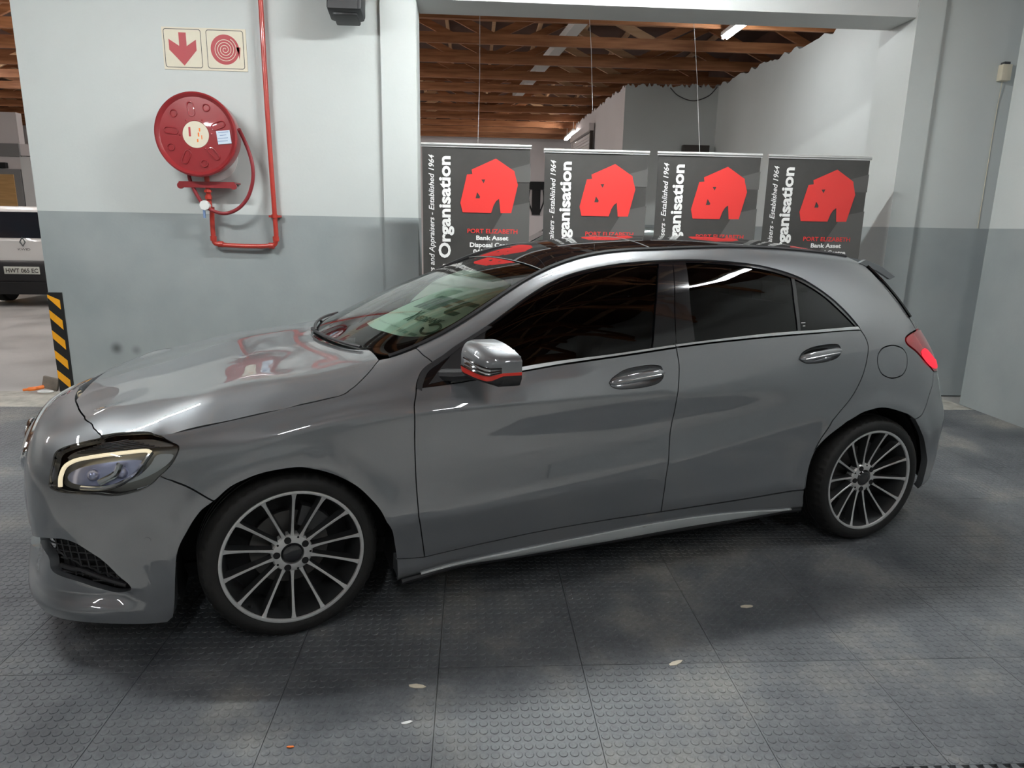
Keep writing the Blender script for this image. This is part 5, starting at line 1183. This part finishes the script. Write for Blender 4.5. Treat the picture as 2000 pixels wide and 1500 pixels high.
# door in the left far wall
d = struct(MB().box((-10.0, 13.96, 1.27), (1.02, .06, 2.54)).build('door_1', M['grey_panel'])); MB().box((-10.06, 13.93, 1.22), (.84, .05, 2.40)).build('door_leaf', M['door_wood'], d); MB().box((-10.15, 13.94, 2.62), (.75, .1, .12)).build('door_closer', M['matt_black'], d)
# ------------------------------------------------------------------ parked cars further back
def small_car(name, label, paint, loc, rz, L=3.8, Wd=1.66, H=1.56, plate=None):
    t = thing(name, label, 'car', loc, rz); w = Wd/2; rw = .30
    def arch(yc): return [(yc+rw*1.14*math.cos(a), rw+rw*1.14*math.sin(a)) for a in np.linspace(0, PI, 10)]
    ya, yb = .66, L-.72
    out = [(.06, .42), (.0, .62), (.03, .80), (.05, .98)]+[(.05, 1.08), (L-1.25, 1.0), (L-.35, .90), (L-.04, .72), (L, .45), (L-.05, .24)]+arch(yb)[0:]+arch(ya)[0:]+[(.10, .28)]
    mb = MB(); mb.prism([(y, z) for y, z in out], 'x', -w, w)
    es = [e for e in mb.bm.edges if len(e.link_faces) == 2 and abs(e.verts[0].co.x-e.verts[1].co.x) < 1e-6 and e.verts[0].co.z > .42 and e.verts[1].co.z > .42]
    bmesh.ops.bevel(mb.bm, geom=es, offset=.07, segments=3, affect='EDGES', profile=.6); mb.build('body', paint, t, ang=30)
    def ghull(z0, z1, y0, y1, y2, y3, wa, wb, name, m, bev):
        g = MB(); vs = [g.bm.verts.new(p) for p in ((-wa, y0, z0), (wa, y0, z0), (wa, y3, z0), (-wa, y3, z0), (-wb, y1, z1), (wb, y1, z1), (wb, y2, z1), (-wb, y2, z1))]
        for q in ((0, 3, 2, 1), (4, 5, 6, 7), (0, 1, 5, 4), (1, 2, 6, 5), (2, 3, 7, 6), (3, 0, 4, 7)): g.bm.faces.new([vs[i] for i in q])
        if bev: bmesh.ops.bevel(g.bm, geom=list(g.bm.edges), offset=bev, segments=3, affect='EDGES', profile=.6)
        return g.build(name, m, t, ang=30)
    ghull(1.02, H, .06, .30, L-1.9, L-1.12, w-.05, w-.20, 'cabin', paint, .08)
    def pane(a, b, c, d_, nm='window'):
        P = [np.array(x) for x in (a, b, c, d_)]; n = np.cross(P[1]-P[0], P[2]-P[0]); n = n/np.linalg.norm(n); g = MB(); A = [g.bm.verts.new(p+n*.012) for p in P]; B = [g.bm.verts.new(p-n*.03) for p in P]; g.bm.faces.new(A); g.bm.faces.new(B[::-1])
        for i in range(4): g.bm.faces.new((A[i], B[i], B[(i+1) % 4], A[(i+1) % 4]))
        g.build(nm, M['car_glass'], t, smooth=False)
    pane((-w+.14, .10, 1.13), (w-.14, .10, 1.13), (w-.27, .265, H-.10), (-w+.27, .265, H-.10), 'rear_window')
    for s in (-1, 1):
        y0, y1, y2, y3 = .42, L*.40, L*.42, L-1.40
        for (ya_, yb_, yc_, yd_) in ((y0, y1, y1, y0+.15), (y2, y3, y3-.40, y2)):
            q = [(s*(w-.062), ya_, 1.09), (s*(w-.062), yb_, 1.09), (s*(w-.165), yc_, H-.12), (s*(w-.165), yd_, H-.12)]
            pane(*(q if s > 0 else q[::-1]))
    pane((w-.16, L-1.16, 1.08), (-w+.16, L-1.16, 1.08), (-w+.28, L-1.80, H-.08), (w-.28, L-1.80, H-.08), 'windscreen')
    MB().box((0, .0, .55), (Wd-.02, .16, .42), bev=.05).build('bumper', M['satin_black'], t)
    for s in (-1, 1):
        MB().box((s*(w-.09), .03, .92), (.14, .06, .20), bev=.02).build('tail_light', M['tail'], t)
        for yc in (ya, yb):
            wh = MB().lathe([(.18, -.085), (rw-.03, -.095), (rw, -.07), (rw, .07), (rw-.03, .095), (.18, .085)], 40).build('wheel', M['tyre'], t); wh.rotation_euler = (0, 0, PI/2); wh.location = (s*(w-.11), yc, rw)
            h_ = MB().lathe([(0, -.06), (.19, -.075), (.19, .075), (0, .06)], 24).build('wheel_cover', M['rim_face'], wh)
    MB().box((0, .12, .30), (Wd-.3, .5, .2)).build('underside', M['matt_black'], t)
    if plate:
        pl = MB().box((0, -.092, .60), (.58, .012, .125), bev=.004).build('number_plate', M['plate'], t)
        text_obj(plate, lambda x, y: (-.262+x, -.0995, .564+y), 'plate_lettering', M['plate_ink'], pl, fit=.525, size=.098, bold=.002)
        e = MB(); Pd = [(0, .085), (.055, 0), (0, -.085), (-.055, 0)]; Pi = [(0, .052), (.033, 0), (0, -.052), (-.033, 0)]
        flat_poly([[(a, b+1.07) for a, b in Pd]], lambda x, y: (x, .028-(y-1.0)*.0, y), 'diamond_emblem', M['chrome'], t, holes=[[(a, b+1.07) for a, b in Pi]])
        text_obj('KWID', lambda x, y: (-.09+x, .020, .93+y), 'badge_lettering', M['grey_plastic'], t, fit=.20, size=.05)
    return t
small_car('parked_car', 'small white hatchback with black bumper in the hall left of the wall', M['white_car'], (-6.72, 9.15, 0), 0, H=1.66, Wd=1.78, plate='HWT 065 EC')
small_car('parked_car', 'silver grey hatchback behind the roll-up banners, mostly hidden', M['grey_car'], (4.0, 6.6, 0), math.radians(90), L=3.9, H=1.50)
# ------------------------------------------------------------------ litter on the rubber floor
rnd = random.Random(4)
for (x, y, L, lab, mm) in ((.72, -1.14, .055, 'pale flake of debris on the rubber tiles in front of the front wheel', 'cream'), (1.62, -1.04, .05, 'thin straw-coloured splinter in the shadow edge of the car', 'cream'), (2.02, -.68, .05, 'pale wood sliver on the dark floor right of the car middle', 'cream'), (2.96, .17, .09, 'straw-coloured splinter on the floor right of the rear wheel', 'cream'), (.37, -1.40, .02, 'tiny orange-brown crumb at the bottom edge of the floor', 'orange'), (.70, -1.31, .03, 'small white chip on the floor below the pale flake', 'white')):
    mb = MB(); a = rnd.uniform(-.3, .5); n = 7; poly = [(L*.5*math.cos(t)*(1+.3*rnd.random()), L*.16*math.sin(t)*(1+.5*rnd.random())) for t in np.linspace(0, 2*PI, n+1)[:-1]]
    mb.prism(poly, 'z', 0, .002); o = mb.build('floor_scrap', M[mm], smooth=False); o.location = (x, y, .0017); o.rotation_euler = (0, 0, a); tag(o, lab, 'debris')
